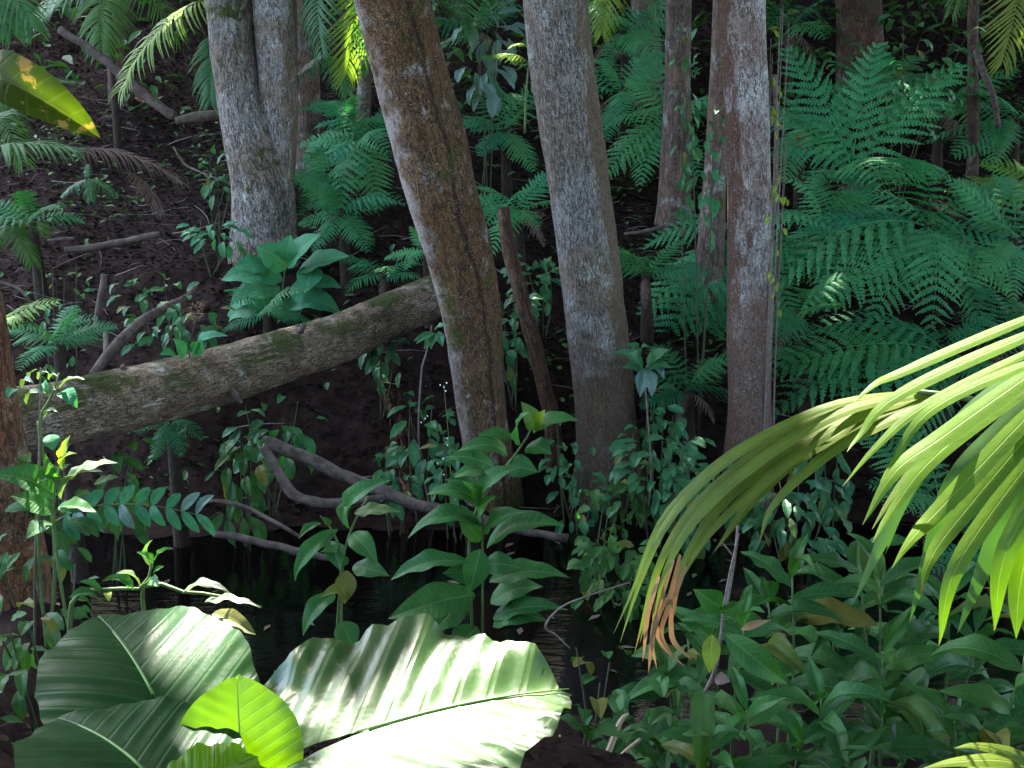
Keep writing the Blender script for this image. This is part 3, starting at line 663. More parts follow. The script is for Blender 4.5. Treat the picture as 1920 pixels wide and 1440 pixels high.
palm('bright palm hanging between twin-stemmed and leaning trees', 650, -120, 14.2, [(650, -120, 650, 130, -.3, M_palmlit, 1), (640, -120, 605, 90, -.4, M_palm, 1), (650, -120, 690, 120, -.1, M_palm, 1), (610, 100, 545, 170, -.2, M_palm, 2), (610, 100, 650, 175, -.2, M_palm, 2)], foot=830, cx=720)
palm('palm fronds hanging over the slope right of the leaning tree', 850, -60, 15.6, [(850, -60, 790, 50, -.3, M_palm, 1), (850, -60, 880, 60, -.3, M_palm, 1)], foot=850, cx=775)
palm('yellowish palm fronds above the grey tree top right', 1160, -80, 15, [(1160, -80, 1130, 60, -.3, M_palmlit, 1), (1160, -80, 1230, 30, -.3, M_palm, 1)], foot=1110, cx=1060)
palm('dim palm hanging into the top right corner', 1900, -110, 14, [(1900, -110, 1880, 110, -.3, M_palmold, 1), (1900, -110, 1790, 20, -.2, M_palmdark, 1), (1920, -110, 1960, 120, -.3, M_palmdark, 1)], foot=1990, cx=1960)
palm('low dim palm on the left slope behind the fern corner', 20, 400, 13.5, [(20, 420, 60, 490, -.3, M_palmdark, 2), (20, 420, -40, 480, -.3, M_palmdark, 2), (20, 420, 90, 440, -.1, M_palmdark, 1)], trunk=False)

# ------------------------------------------------------------------ mid-ground shrubs
def explicit(label, stems, leaves, d, mat, name='leafy_shrub', shape='lance', dj=.12, ground=True, smat=None):
    s0 = stems[0][-1]; b_ = P(s0[0], s0[1], d)
    t_ = thing(name, label, 'shrub', (b_.x, b_.y, hz(b_.x, b_.y)))
    for s in stems:
        pts = [R4(P(x, y, d), .004+.006*i/len(s)) for i, (x, y) in enumerate(s)]
        x, y, z, r = pts[-1]; g_ = hz(x, y)
        if z > g_ and ground: pts += [(x+R.uniform(-.04, .04), y+.03, (z+g_)/2, .008), (x+R.uniform(-.1, .1), y+.05, g_-.05, .009)]
        stem(t_, pts, smat or M_stem, n=20)
    for l_ in leaves:
        bx, by, tx, ty, w_ = l_[:5]; m_ = l_[5] if len(l_) > 5 else mat
        off = R.uniform(-dj, dj*.3)-.05
        leaf(t_, P(bx, by, d), P(tx, ty, d+off), SZ(w_, d)*1.0, m_, shape, up=Vector((-.06, -.28, .96)) if m_ is M_glint else Vector((R.uniform(-.25, .25), -.75, 1)), roll=0 if m_ is M_glint else R.uniform(-.25, .25))
    return t_
explicit('tall leafy shrub in the middle standing before the creek', [[(1002, 790), (985, 825), (945, 880), (905, 930), (880, 1010), (885, 1170)], [(893, 890), (903, 950), (905, 1020), (905, 1180), (905, 1260)]],
 [(1000, 807, 977, 753, 38), (1000, 812, 1088, 790, 42), (1003, 806, 1022, 768, 26, M_yellow), (976, 833, 992, 772, 44), (963, 822, 896, 815, 36), (951, 853, 858, 846, 46), (987, 838, 1034, 852, 50), (927, 877, 836, 857, 44), (947, 872, 1008, 885, 50), (935, 885, 850, 895, 44), (905, 920, 835, 900, 40),
  (905, 947, 800, 927, 48), (907, 955, 978, 876, 46), (905, 950, 866, 902, 30, M_shrub), (905, 985, 764, 1010, 56), (913, 1028, 1060, 986, 66), (900, 1015, 855, 962, 40), (907, 1000, 985, 960, 50), (880, 1055, 733, 1087, 48), (900, 1030, 878, 1112, 54), (918, 1090, 1068, 1083, 56), (920, 1130, 1018, 1100, 62), (890, 1115, 728, 1160, 76), (882, 1122, 811, 1188, 60), (925, 1160, 1064, 1143, 50), (925, 1172, 1024, 1163, 60), (895, 1175, 850, 1230, 60), (905, 1080, 830, 1075, 50), (905, 1060, 975, 1065, 50), (900, 980, 930, 930, 40)], 7.3, M_shrub)
explicit('slender shrub with drooping leaves left of the tall leafy shrub', [[(690, 930), (662, 985), (645, 1040), (640, 1120), (642, 1260)], [(610, 975), (630, 1010), (640, 1060)]],
 [(655, 990, 734, 900, 44), (665, 962, 752, 960, 30), (660, 1000, 708, 1056, 46), (633, 993, 553, 1090, 36), (620, 1015, 638, 1070, 40), (612, 985, 600, 968, 26), (628, 1115, 568, 1192, 42), (650, 1070, 646, 1132, 42), (662, 1062, 730, 1080, 42), (640, 1165, 664, 1220, 50), (650, 940, 645, 985, 30), (600, 980, 560, 1010, 26), (640, 1130, 600, 1120, 36), (645, 1060, 600, 1035, 34)], 6.6, M_shrub)
explicit('shrub with large pale soft leaves behind the fallen log', [[(540, 470), (530, 540), (520, 640)], [(590, 490), (560, 560), (540, 650)]],
 [(540, 500, 600, 440, 60), (540, 500, 480, 462, 60), (560, 510, 655, 480, 60), (530, 525, 415, 525, 66), (525, 540, 430, 580, 70), (545, 540, 610, 560, 60), (560, 530, 640, 540, 50), (540, 580, 640, 590, 60), (520, 580, 420, 610, 60), (540, 490, 545, 440, 46), (515, 600, 470, 640, 60), (530, 560, 550, 610, 60), (590, 500, 570, 550, 50), (500, 500, 440, 500, 50)], 12.9, M_teal, shape='ovate')
explicit('pair of upright broad leaves on the log left of the soft-leaved shrub', [[(350, 640), (360, 690)]], [(345, 670, 325, 635, 34), (365, 668, 428, 630, 32), (375, 668, 368, 640, 26), (335, 672, 300, 665, 26)], 10.1, M_teal, name='seedling', shape='ovate', ground=False)
explicit('small plant with hanging pale blue leaves at the grey tree base', [[(1190, 640), (1205, 690), (1215, 790)]],
 [(1205, 690, 1150, 660, 30, M_small), (1205, 690, 1165, 690, 26), (1200, 700, 1230, 735, 30, M_blue), (1210, 690, 1200, 745, 26, M_blue), (1212, 690, 1222, 745, 26, M_blue), (1210, 690, 1260, 690, 30), (1212, 680, 1255, 655, 28), (1195, 665, 1175, 645, 26, M_small), (1225, 690, 1245, 710, 20, M_blue), (1200, 670, 1215, 650, 24)], 10.9, M_small, name='seedling', smat=M_twig)
explicit('tiny plant with drooping leaves left of the leaning tree', [[(810, 610), (800, 660), (790, 700)]], [(815, 625, 780, 645, 16), (815, 625, 795, 655, 18), (818, 625, 808, 655, 18), (822, 622, 830, 650, 18), (815, 618, 842, 612, 16), (810, 630, 775, 640, 14)], 10.9, M_small, name='seedling', smat=M_twig)
explicit('plant lit yellow at the left edge below the log', [[(130, 830), (112, 880), (100, 960)]], [(115, 875, 132, 815, 22, M_yellow), (118, 880, 145, 850, 20, M_yellow), (112, 895, 85, 850, 26), (125, 905, 222, 868, 44, M_glint), (115, 935, 192, 884, 44, M_glint), (105, 930, -20, 890, 60), (100, 960, 20, 930, 50), (112, 900, 70, 905, 40), (110, 950, 180, 960, 40), (95, 980, 50, 1010, 40)], 6.2, M_shrub)
# compound leaf with paired leaflets
t_ = thing('compound_leaf_sapling', 'sapling branch with a row of paired blue-green leaflets over the creek', 'sapling', P(110, 985, 6.6))
rp = [(100, 980), (150, 955), (220, 945), (300, 950), (368, 965)]
stem(t_, [R4(P(a, b_, 6.6), .006-.001*i) for i, (a, b_) in enumerate(rp)], n=16)
for i in range(10):
    s = i/9; q = resample([(a, b_, 0) for a, b_ in rp], 30)[int(3+s*26)]
    for sg in (-1, 1):
        leaf(t_, P(q[0], q[1], 6.6), P(q[0]+(26 if i < 8 else 34), q[1]+(-32 if sg < 0 else 42)+R.uniform(-5, 5), 6.6-.04*sg), SZ(22, 6.6)*(1.15-.3*s), M_blue if R.random() < .25 else M_teal, 'oval', name='leaflet', up=Vector((0, -1, .6)))
# sunlit sprig above the big elephant ear
explicit('sunlit sprig arching over the big left elephant ear', [[(285, 1050), (280, 1080), (268, 1103), (200, 1105), (135, 1128)], [(490, 1138), (400, 1115), (340, 1110), (268, 1103)]],
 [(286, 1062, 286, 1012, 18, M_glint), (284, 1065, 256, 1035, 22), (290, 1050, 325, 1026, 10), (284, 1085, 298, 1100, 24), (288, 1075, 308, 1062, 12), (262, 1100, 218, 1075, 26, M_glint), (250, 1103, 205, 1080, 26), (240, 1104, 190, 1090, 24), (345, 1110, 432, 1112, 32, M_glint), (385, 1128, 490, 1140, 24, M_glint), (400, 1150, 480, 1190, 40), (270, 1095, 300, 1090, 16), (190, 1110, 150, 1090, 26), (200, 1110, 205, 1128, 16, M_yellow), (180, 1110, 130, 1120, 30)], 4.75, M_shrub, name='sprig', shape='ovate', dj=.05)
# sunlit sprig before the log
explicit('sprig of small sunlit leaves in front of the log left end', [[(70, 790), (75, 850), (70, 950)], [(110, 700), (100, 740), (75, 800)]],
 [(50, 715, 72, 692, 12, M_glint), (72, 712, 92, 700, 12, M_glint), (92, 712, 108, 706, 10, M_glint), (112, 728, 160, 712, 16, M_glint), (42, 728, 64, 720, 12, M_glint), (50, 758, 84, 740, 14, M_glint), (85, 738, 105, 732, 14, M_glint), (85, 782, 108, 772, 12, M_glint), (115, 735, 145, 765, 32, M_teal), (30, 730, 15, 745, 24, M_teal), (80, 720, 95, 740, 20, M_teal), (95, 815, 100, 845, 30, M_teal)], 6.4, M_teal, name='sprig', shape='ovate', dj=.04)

# bottom right thicket
RB = [('upright whorled shrub under the drooping olive frond', [(1485, 1075), (1440, 1130, .1)], 6.4, 125), ('broad whorled shrub in the middle of the lower right thicket', [(1650, 1085), (1610, 1060, .3)], 6.6, 135),
      ('star-shaped whorl of leaves low in the right thicket', [(1655, 1225), (1660, 1330, -.1)], 5.9, 145), ('large shrub cut off by the right edge', [(1925, 1205), (1900, 1320, -.2)], 5.2, 160),
      ('shrub with brownish stem below the dry frond tips', [(1395, 1165), (1335, 1190, .1)], 5.9, 110), ('shrub in the shade at bottom centre right', [(1540, 1310), (1500, 1390, -.1)], 5.3, 130),
      ('shrub at the bottom under the star-shaped whorl', [(1590, 1420), (1690, 1430, .1)], 4.9, 140), ('dim shrub behind the bright palm leaf tips', [(1780, 1120), (1830, 1180, -.1)], 6.8, 120),
      ('dark shrub deep behind the right thicket', [(1560, 1170), (1720, 1200, .3)], 7.0, 120), ('shrub in the bottom corner above the yellow palm blades', [(1790, 1350), (1850, 1390, -.1)], 5.0, 140),
      ('shrub near the water under the olive frond tips', [(1290, 1190), (1250, 1260, -.3)], 6.2, 90), ('low shrub at the bottom right of the white leaf', [(1400, 1330), (1330, 1390, -.2)], 5.0, 110)]
for lb, tp, d, lp in RB: big_plant(lb, tp, d, lp*1.6, M_shrubdark if R.random() < .65 else M_shrub, n=R.choice((6, 7, 8)), layers=2 if R.random() < .3 else 1, wr=(.25, .33))
t_ = thing('hanging_leaf_plant', 'plant with one long strap leaf hanging to the bottom edge', 'shrub', P(1320, 1300, 4.8))
stem(t_, [R4(P(1320, 1300, 4.8), .006), R4(P(1345, 1240, 4.8), .006), R4(P(1360, 1120, 4.8), .005), R4(P(1385, 1000, 4.8), .004)], mat=M_twig)
for bx, by, tx, ty, w_, m_ in ((1318, 1300, 1312, 1455, 46, M_palmdark), (1335, 1190, 1330, 1262, 36, M_yellow), (1360, 1190, 1476, 1282, 56, M_shrub), (1350, 1145, 1400, 1122, 26, M_shrub), (1390, 1180, 1445, 1162, 16, M_dry), (1340, 1270, 1370, 1278, 26, M_dead), (1345, 1300, 1380, 1330, 24, M_palmdark), (1352, 1140, 1300, 1105, 50, M_shrubdark)):
    leaf(t_, P(bx, by, 4.8), P(tx, ty, 4.75), SZ(w_, 4.8), m_, 'lance' if m_ is not M_palmdark else 'strap', up=Vector((0, -1, .4)))

# small-leaved bushes
BS = [('dark glossy bush right of the grey tree base', 1250, 860, 10.4, 90, 80, 95, 38, M_small), ('dark small-leaved bush over the water under the grey tree', 1135, 1005, 9.6, 75, 70, 70, 42, M_shrubdark),
      ('low bush at the creek edge right of the tall shrub', 1165, 1090, 9.0, 70, 60, 45, 40, M_shrubdark), ('bush with round leaves left of the leaning tree foot', 790, 790, 11.0, 70, 50, 34, 44, M_small),
      ('leafy vine clump on the slope above the log', 330, 560, 11.8, 85, 60, 70, 30, M_small), ('bush climbing between leaning tree and dead stake', 960, 600, 12.2, 45, 110, 50, 34, M_small),
      ('low leafy clump under the middle of the log', 520, 790, 11.0, 80, 55, 36, 44, M_small), ('sparse bush at the far left by the trunk', 60, 980, 6.4, 90, 110, 34, 60, M_shrubdark),
      ('bush on the upper right slope with pale leaves', 1720, 70, 15.2, 100, 80, 70, 30, M_small), ('second upper right bush near the forked sapling', 1640, 110, 15.5, 60, 70, 40, 28, M_small),
      ('climber leaves left of the pale tree top', 1315, 60, 12.2, 50, 60, 44, 26, M_small, 'oval', (.38, .5), 'bush', 'shrub', 2), ('climber leaves hanging beside the thin pale trunk', 1325, 220, 12.0, 30, 50, 24, 28, M_teal, 'oval', (.38, .5), 'bush', 'shrub', 2),
      ('bush high between the leaning and grey trees', 900, 30, 15.5, 60, 60, 40, 44, M_blue), ('dim bush on left slope under the twin-stemmed tree', 400, 330, 14.5, 40, 60, 34, 26, M_small),
      ('small sprouting bush by the twin-stemmed tree foot', 400, 430, 13.6, 50, 25, 26, 30, M_teal), ('low bush behind the right palm in deep shade', 1480, 930, 9.8, 90, 70, 60, 44, M_small),
      ('leafy clump at the foot of the leaning tree', 850, 860, 10.6, 50, 60, 40, 34, M_small), ('low dark bush in front of the pale tree base', 1310, 910, 10.2, 50, 50, 45, 36, M_small),
      ('low leafy clump in the left corner under the elephant ear', 60, 1150, 5.2, 80, 70, 30, 60, M_shrubdark), ('feathery seedling on the left slope near the trunk', 90, 530, 10.5, 40, 40, 40, 20, M_small),
      ('tiny sprout beside the young yellow leaf', 545, 1290, 6.0, 26, 18, 14, 16, M_small), ('leafy clump at bottom centre beneath the white leaf', 900, 1400, 4.7, 110, 50, 26, 90, M_shrubdark),
      ('leafy clump at bottom between dry stalks', 1130, 1400, 4.9, 110, 60, 28, 90, M_shrubdark), ('leafy clump at bottom right of the dry stalks', 1260, 1370, 5.2, 70, 60, 22, 70, M_shrub), ('trailing leaves at water edge beside thin twig', 1120, 1290, 5.8, 60, 50, 12, 70, M_shrub)]
for a in BS: bush(*a)
bush('vine with small yellow-green leaves climbing the right side of the pale tree', 1462, 100, 11.0, 18, 130, 34, 18, M_yellow, name='climbing_vine', cat='vine', stems=7, smat=M_twig)
bush('low vine leaves near the pale tree by hanging stems', 1470, 290, 11.1, 14, 60, 8, 16, M_yellow, name='climbing_vine', cat='vine', stems=3, smat=M_twig)
for a in [('small plant under the right end of the log', 720, 640, 11.9, 40, 50, 26, 34, M_small),
          ('plant with drooping leaves by the dead branch', 450, 830, 10.4, 50, 50, 26, 50, M_shrubdark), 
          ('low plant at the creek edge left of the leaning tree', 740, 870, 10.7, 50, 40, 26, 34, M_small), ('clump under the left end of the log', 200, 840, 9.6, 60, 30, 26, 46, M_shrubdark),
          ('leafy clump between the grey and pale tree feet', 1230, 770, 11.2, 50, 60, 46, 34, M_small), ('dim leafy bush behind the dead stake', 1010, 520, 12.9, 50, 60, 40, 34, M_small),
          ('leafy clump at the left foot of the grey tree', 1070, 830, 11.1, 40, 50, 26, 30, M_small), ('dim bush in the hollow under the broad tree fern', 1560, 840, 10.6, 80, 60, 50, 40, M_small)]: bush(*a)
fern('bright fern between the twin-stemmed and leaning trees', 660, 235, 13.5, .62, 6, tips=[(570, 300, -.1), (590, 240, .1), (640, 330, -.4), (730, 300, -.3)])
fern('fern below the small palm fan by the twin-stemmed tree', 610, 340, 13.4, .5, 6, tips=[(560, 400, -.2), (620, 430, -.4)])
fern('fern arching left beside the grey tree at top centre', 1165, 175, 14.6, .8, 6, tips=[(1125, 110, 0), (1230, 130, 0), (1140, 260, -.4)])
fern('fern right of the pale tree over the hanging vines', 1500, 240, 13.2, .7, 6, tips=[(1452, 300, -.2), (1470, 340, -.4), (1455, 200, .1)])
fern('fern spilling down at right edge under the yellow-green fern', 1900, 450, 12.4, .8, 7, tips=[(1840, 520, -.4), (1900, 560, -.5)])
fern('dark fern between pale tree and low tree fern', 1510, 700, 11.9, .6, 8, mat=M_ferndark)
fern('dim fern low on the slope between log and leaning tree', 720, 520, 13.0, .5, 7, mat=M_ferndark)
fern('fern in front of the reddish trunk on the upper slope', 1640, 170, 15.6, .9, 7, mat=M_ferndark)
palm('dark palm high on the slope above the dead branch', 200, -30, 17, [(200, -30, 60, 60, -.5, M_palmdark, 1), (200, -30, 330, 70, -.5, M_palmdark, 1), (200, -30, 190, 90, -.8, M_palmdark, 2), (200, -30, 130, -10, .4, M_palmdark, 0)])
palm('dark palm at the left edge under the damaged leaf', -40, 180, 12.8, [(-40, 180, 130, 215, -.3, M_palmdark, 1), (-40, 180, 70, 140, .3, M_palmdark, 0), (-40, 180, 40, 300, -.5, M_palmdark, 1)], trunk=False)
for a in [('leafy clump covering the foot of the pale tree', 1400, 905, 10.7, 70, 50, 50, 36, M_small), ('leafy clump covering the right foot of the grey tree', 1180, 920, 10.9, 60, 60, 46, 34, M_shrubdark),
          ('low leafy clump before the grey tree foot', 1090, 915, 10.8, 50, 45, 34, 32, M_small)]: bush(*a)
# white berry sprays left of the leaning tree
t_ = thing('berry_spray', 'thin spray of tiny white berries left of the leaning tree foot', 'plant', P(845, 900, 10.3))
stem(t_, [R4(P(845, 900, 10.3), .004), R4(P(842, 830, 10.3), .003), R4(P(832, 720, 10.3), .002)])
for q_ in ((838, 718), (831, 726), (826, 722), (835, 733), (840, 822), (838, 835), (833, 860), (820, 868), (832, 890), (836, 900), (796, 785), (790, 792), (800, 780)):
    c = P(q_[0]+R.uniform(-2, 2), q_[1], 10.25); v, f = tube([R4(c-Vector((0, 0, .006)), .002), R4(c, .006), R4(c+Vector((0, 0, .006)), .002)], 5, 6)
    part('berry', mesh('berry', v, f, M_flower), t_)

# ------------------------------------------------------------------ fallen branches and sticks
def branch(label, paths, mat=M_branch, name='fallen_branch', cat='branch', n=26):
    ps = [[R4(P(x, y, d), SZ(w_, d)/2) for x, y, w_, d in p_] for p_ in paths]
    t_ = thing(name, label, cat, ps[0][0][:3])
    for i, p_ in enumerate(ps):
        v, f = tube(p_, n, 10); v = v+.012*vnoise(v*9)[:, None]*np.array([.6, .6, 1])*min(1, p_[0][3]/.03)
        part('limb' if i == 0 else 'twig', mesh('limb', v, f, mat), t_)
branch('grey dead branch sloping down over the far creek bank', [[(498, 828, 24, 10.2), (560, 850, 26, 10.2), (640, 890, 26, 10.2), (700, 915, 26, 10.2), (780, 945, 24, 10.2), (860, 965, 22, 10.2), (960, 990, 18, 10.2), (1065, 1010, 16, 10.2)]])
branch('bent dead branch dipping into the creek', [[(492, 840, 18, 10.0), (525, 885, 20, 10.0), (548, 925, 20, 9.95), (590, 942, 18, 9.9), (650, 940, 15, 10.0), (720, 930, 10, 10.1)]])
branch('thin curved stick rising from the dark water', [[(380, 940, 7, 9.6), (430, 942, 9, 9.6), (480, 960, 9, 9.6), (525, 985, 9, 9.5), (562, 1006, 6, 9.5)]])
branch('half sunken branch in the dark water', [[(400, 1002, 12, 9.75), (470, 1012, 16, 9.7), (570, 1036, 16, 9.6), (640, 1050, 10, 9.5)]])
branch('long straight dead branch crossing the upper left slope', [[(110, 55, 14, 15.4), (180, 100, 16, 15.4), (260, 170, 18, 15.3), (330, 222, 18, 15.2)]])
branch('dead branch piece lying toward the twin-stemmed tree', [[(330, 226, 14, 15.0), (380, 218, 18, 15.0), (440, 212, 22, 15.0)]])
branch('short dead stick standing on the left slope', [[(196, 515, 13, 11.6), (188, 565, 14, 11.6), (181, 615, 14, 11.6)]])
branch('dead branch leaning up the slope behind the log', [[(175, 705, 22, 10.6), (215, 650, 20, 10.8), (270, 600, 18, 11.2), (345, 560, 12, 11.6), (365, 540, 10, 11.8)], [(200, 625, 12, 11), (200, 660, 14, 10.8), (190, 690, 14, 10.7)]])
branch('dark dead branch lying on the left slope', [[(120, 470, 12, 13.2), (210, 458, 14, 13.3), (300, 440, 12, 13.4)]])
branch('small dead stick lying at the left slope edge', [[(-20, 520, 6, 11), (40, 545, 6, 11), (60, 580, 5, 11)]])
branch('pale stick lying high on the left slope', [[(90, 450, 6, 13.2), (140, 447, 7, 13.2)]])
branch('low dead branch behind the ferns right of grey tree', [[(1170, 440, 6, 13.6), (1250, 425, 8, 13.6), (1330, 415, 8, 13.6)]])
branch('thin bent twig hanging over the water right of the tall shrub', [[(1068, 1215, 3, 5.8), (1042, 1190, 4, 5.8), (1022, 1175, 5, 5.8), (1050, 1140, 4, 5.8), (1100, 1118, 3, 5.8), (1180, 1092, 3, 5.9)]], mat=M_twig, name='thin_twig', cat='twig')
branch('thin dead stem curving on the dark slope', [[(325, 275, 3, 14.6), (340, 300, 4, 14.6), (358, 315, 4, 14.6), (420, 340, 3, 14.5)]], mat=M_twig, name='thin_twig', cat='twig')
branch('dark vine stem hanging beside the pale tree', [[(1452, 140, 8, 11.4), (1456, 250, 9, 11.4), (1452, 400, 8, 11.5)]], mat=M_twig, name='hanging_vine', cat='vine')
branch('thin vertical stem in front of the log left end', [[(76, 690, 3, 6.3), (74, 800, 3, 6.3), (70, 960, 3, 6.3)]], mat=M_twig, name='thin_twig', cat='twig')
branch('brown leafless stem rising from the thicket to the olive frond', [[(1362, 1140, 6, 5.4), (1375, 1060, 6, 5.4), (1384, 985, 5, 5.4)], [(1372, 1040, 4, 5.4), (1352, 1015, 3, 5.4)]], mat=M_twig, name='thin_twig', cat='twig')
# dry stalks bottom centre
DS = [('split dry stalk standing right of the white leaf', [(1010, 1440, 20, 4.5), (1008, 1390, 16, 4.5), (995, 1350, 11, 4.5), (993, 1330, 4, 4.5)]), ('short dry stump of a stalk at the bottom edge', [(940, 1450, 28, 4.3), (955, 1420, 22, 4.3), (966, 1408, 12, 4.3)]),
      ('dry stalk leaning right at the bottom edge', [(1125, 1450, 14, 4.5), (1145, 1400, 13, 4.5), (1165, 1350, 10, 4.5), (1178, 1338, 4, 4.5)]), ('thin dry stalk below the white leaf', [(833, 1440, 6, 4.4), (833, 1400, 6, 4.4), (832, 1375, 5, 4.4)]),
      ('curved thin stalk hanging from the white leaf edge', [(938, 1342, 5, 4.3), (950, 1370, 5, 4.3), (953, 1410, 5, 4.3)]), ('slim dry stalk right of the split stalk', [(1044, 1430, 7, 4.5), (1048, 1400, 7, 4.5), (1050, 1378, 4, 4.5)]),
      ('dry stalk at bottom near the low right shrub', [(1155, 1450, 12, 4.7), (1168, 1415, 10, 4.7), (1200, 1385, 5, 4.7)])]
for lb, p_ in DS:
    t_ = thing('dry_stalk', lb, 'stalk', P(p_[0][0], p_[0][1], p_[0][3]), 'dry stalks on the near bank')
    v, f = tube([R4(P(x, y, d), SZ(w_, d)/2) for x, y, w_, d in p_], 12, 7)
    part('stem', mesh('stem', v, f, M_stalk), t_)

# ------------------------------------------------------------------ elephant ears
def taro_mesh(name, mat, wr=.62, lobe=.55, pleat=.03, wave=.035, droop=.5, cup=.2, seed=0., scal=1., nr=26, na=120, side=(0, 0)):
    """cordate blade, sinus at origin, tip (1,0,0); pleated along the lateral veins"""
    ph = np.linspace(-math.pi+.12, math.pi-.12, na)
    a = np.abs(ph)
    kx = np.array([0, .12, .35, .8, 1.25, 1.7, 2.2, 2.6, 2.9, math.pi])
    ky = np.array([1, .95, .88, .80, .73, .69, lobe*1.12, lobe*1.08, lobe*.85, .12])
    rad = np.interp(a, kx, ky)
    rad = np.convolve(np.pad(rad, 3, mode='edge'), np.ones(7)/7, 'valid'); rad[np.argmin(a)] = 1.0
    rad *= 1+scal*(.03*np.sin(ph*9+seed)+.02*np.sin(ph*17+seed*2))
    V, U = [], []
    for i in range(nr+1):
        r = i/nr
        for j in range(na):
            x, y = rad[j]*r*math.cos(ph[j]), rad[j]*r*math.sin(ph[j])*wr/.62
            vph = (x-abs(y)*.62)*6.2
            e = r**1.3
            z = pleat*abs(math.sin(math.pi*(vph)))*(.25+e)*min(1, abs(y)*7)
            z += wave*e**3*math.sin(ph[j]*8.5+seed)+.5*wave*e**4*math.sin(ph[j]*19+seed*1.7)
            z += cup*abs(y)*(1-.5*abs(y))-.0
            z += (side[0] if y > 0 else side[1])*y*y
            z -= droop*max(x, 0)**2*.5+.15*max(-x, 0)**2
            V.append((x, y, z)); U.append((x, y))
    f = [(i*na+j, (i+1)*na+j, (i+1)*na+j+1, i*na+j+1) for i in range(nr) for j in range(na-1)]
    return mesh(name, V, f, mat, uv=U)
def rib(parent, L, mat, droop):
    pts = [(x, 0, -droop*x*x*.5+.004, .012*(1-.8*x)) for x in np.linspace(0, .97, 9)]
    return pts
def taro(parent, sinus, tip, sidev, mat, foot, label=None, wscale=1., **k):
    """sidev: world vector toward the +Y lateral side of the blade"""
    X_ = tip-sinus; L = X_.length; X_.normalize(); Y_ = sidev-X_*sidev.dot(X_); Y_.normalize(); Z_ = X_.cross(Y_)
    M = Matrix(((X_.x*L, Y_.x*L*wscale, Z_.x*L, sinus.x), (X_.y*L, Y_.y*L*wscale, Z_.y*L, sinus.y), (X_.z*L, Y_.z*L*wscale, Z_.z*L, sinus.z), (0, 0, 0, 1)))
    b_ = part('leaf', taro_mesh('leaf', mat, **k), parent, M)
    if label: b_['label'] = label
    v, f = tube(rib(None, L, mat, k.get('droop', .5)), 12, 6)
    part('midrib', mesh('midrib', v, f, M_rib), b_, M)
    mid = (sinus+foot)/2+Vector((0, .06, .1))
    stem(parent, [R4(foot, .02), R4(mid, .016), R4(sinus-Z_*.005, .011)], name='petiole', n=14, seg=9)
    return b_
M_rib = plainmat('leaf_rib', (.12, .22, .05), (.15, .26, .07), 40, .4, .1)
def foot(px, y):
    x = (px-960)/F*y*1.05; return Vector((x, y, hz(x, y)-.03))
# left plant: two dark leaves
t_ = thing('elephant_ear_plant', 'elephant ear plant at lower left with two large dark green leaves', 'plant', foot(230, 4.1))
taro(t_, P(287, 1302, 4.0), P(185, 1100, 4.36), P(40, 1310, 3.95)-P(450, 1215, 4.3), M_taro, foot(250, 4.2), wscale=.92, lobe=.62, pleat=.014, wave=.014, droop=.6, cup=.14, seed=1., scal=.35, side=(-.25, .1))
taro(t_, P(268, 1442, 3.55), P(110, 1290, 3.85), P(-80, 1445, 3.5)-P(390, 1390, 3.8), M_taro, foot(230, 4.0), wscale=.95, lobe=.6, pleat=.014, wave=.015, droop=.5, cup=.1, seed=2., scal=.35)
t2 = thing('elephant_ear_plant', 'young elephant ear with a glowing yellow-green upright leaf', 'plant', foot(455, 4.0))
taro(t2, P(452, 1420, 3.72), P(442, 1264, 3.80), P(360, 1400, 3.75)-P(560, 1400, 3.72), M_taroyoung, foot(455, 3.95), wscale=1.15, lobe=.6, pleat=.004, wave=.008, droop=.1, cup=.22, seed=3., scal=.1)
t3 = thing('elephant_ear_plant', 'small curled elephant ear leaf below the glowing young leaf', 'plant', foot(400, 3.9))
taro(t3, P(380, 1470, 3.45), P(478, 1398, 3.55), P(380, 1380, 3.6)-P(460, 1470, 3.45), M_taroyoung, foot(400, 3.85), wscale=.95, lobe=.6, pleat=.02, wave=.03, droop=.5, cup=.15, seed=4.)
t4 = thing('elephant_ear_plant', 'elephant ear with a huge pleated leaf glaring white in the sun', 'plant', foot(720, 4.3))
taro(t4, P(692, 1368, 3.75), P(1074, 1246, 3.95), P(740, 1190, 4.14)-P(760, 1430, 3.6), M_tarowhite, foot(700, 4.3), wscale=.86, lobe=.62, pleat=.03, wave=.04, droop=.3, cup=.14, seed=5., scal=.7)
t5 = thing('broad_leaf_plant', 'sun-spotted yellow damaged leaf reaching in from the left edge', 'plant', P(-120, 110, 4.1))
o = leaf(t5, P(-70, 130, 4.1), P(188, 258, 3.95), SZ(92, 4.1), M_damaged, 'oval', up=Vector((.2, -1, .55)), roll=.1)
stem(t5, [R4(foot(-330, 4.2), .02), R4(P(-200, 300, 4.15), .014), R4(P(-70, 130, 4.1), .007)], n=14)

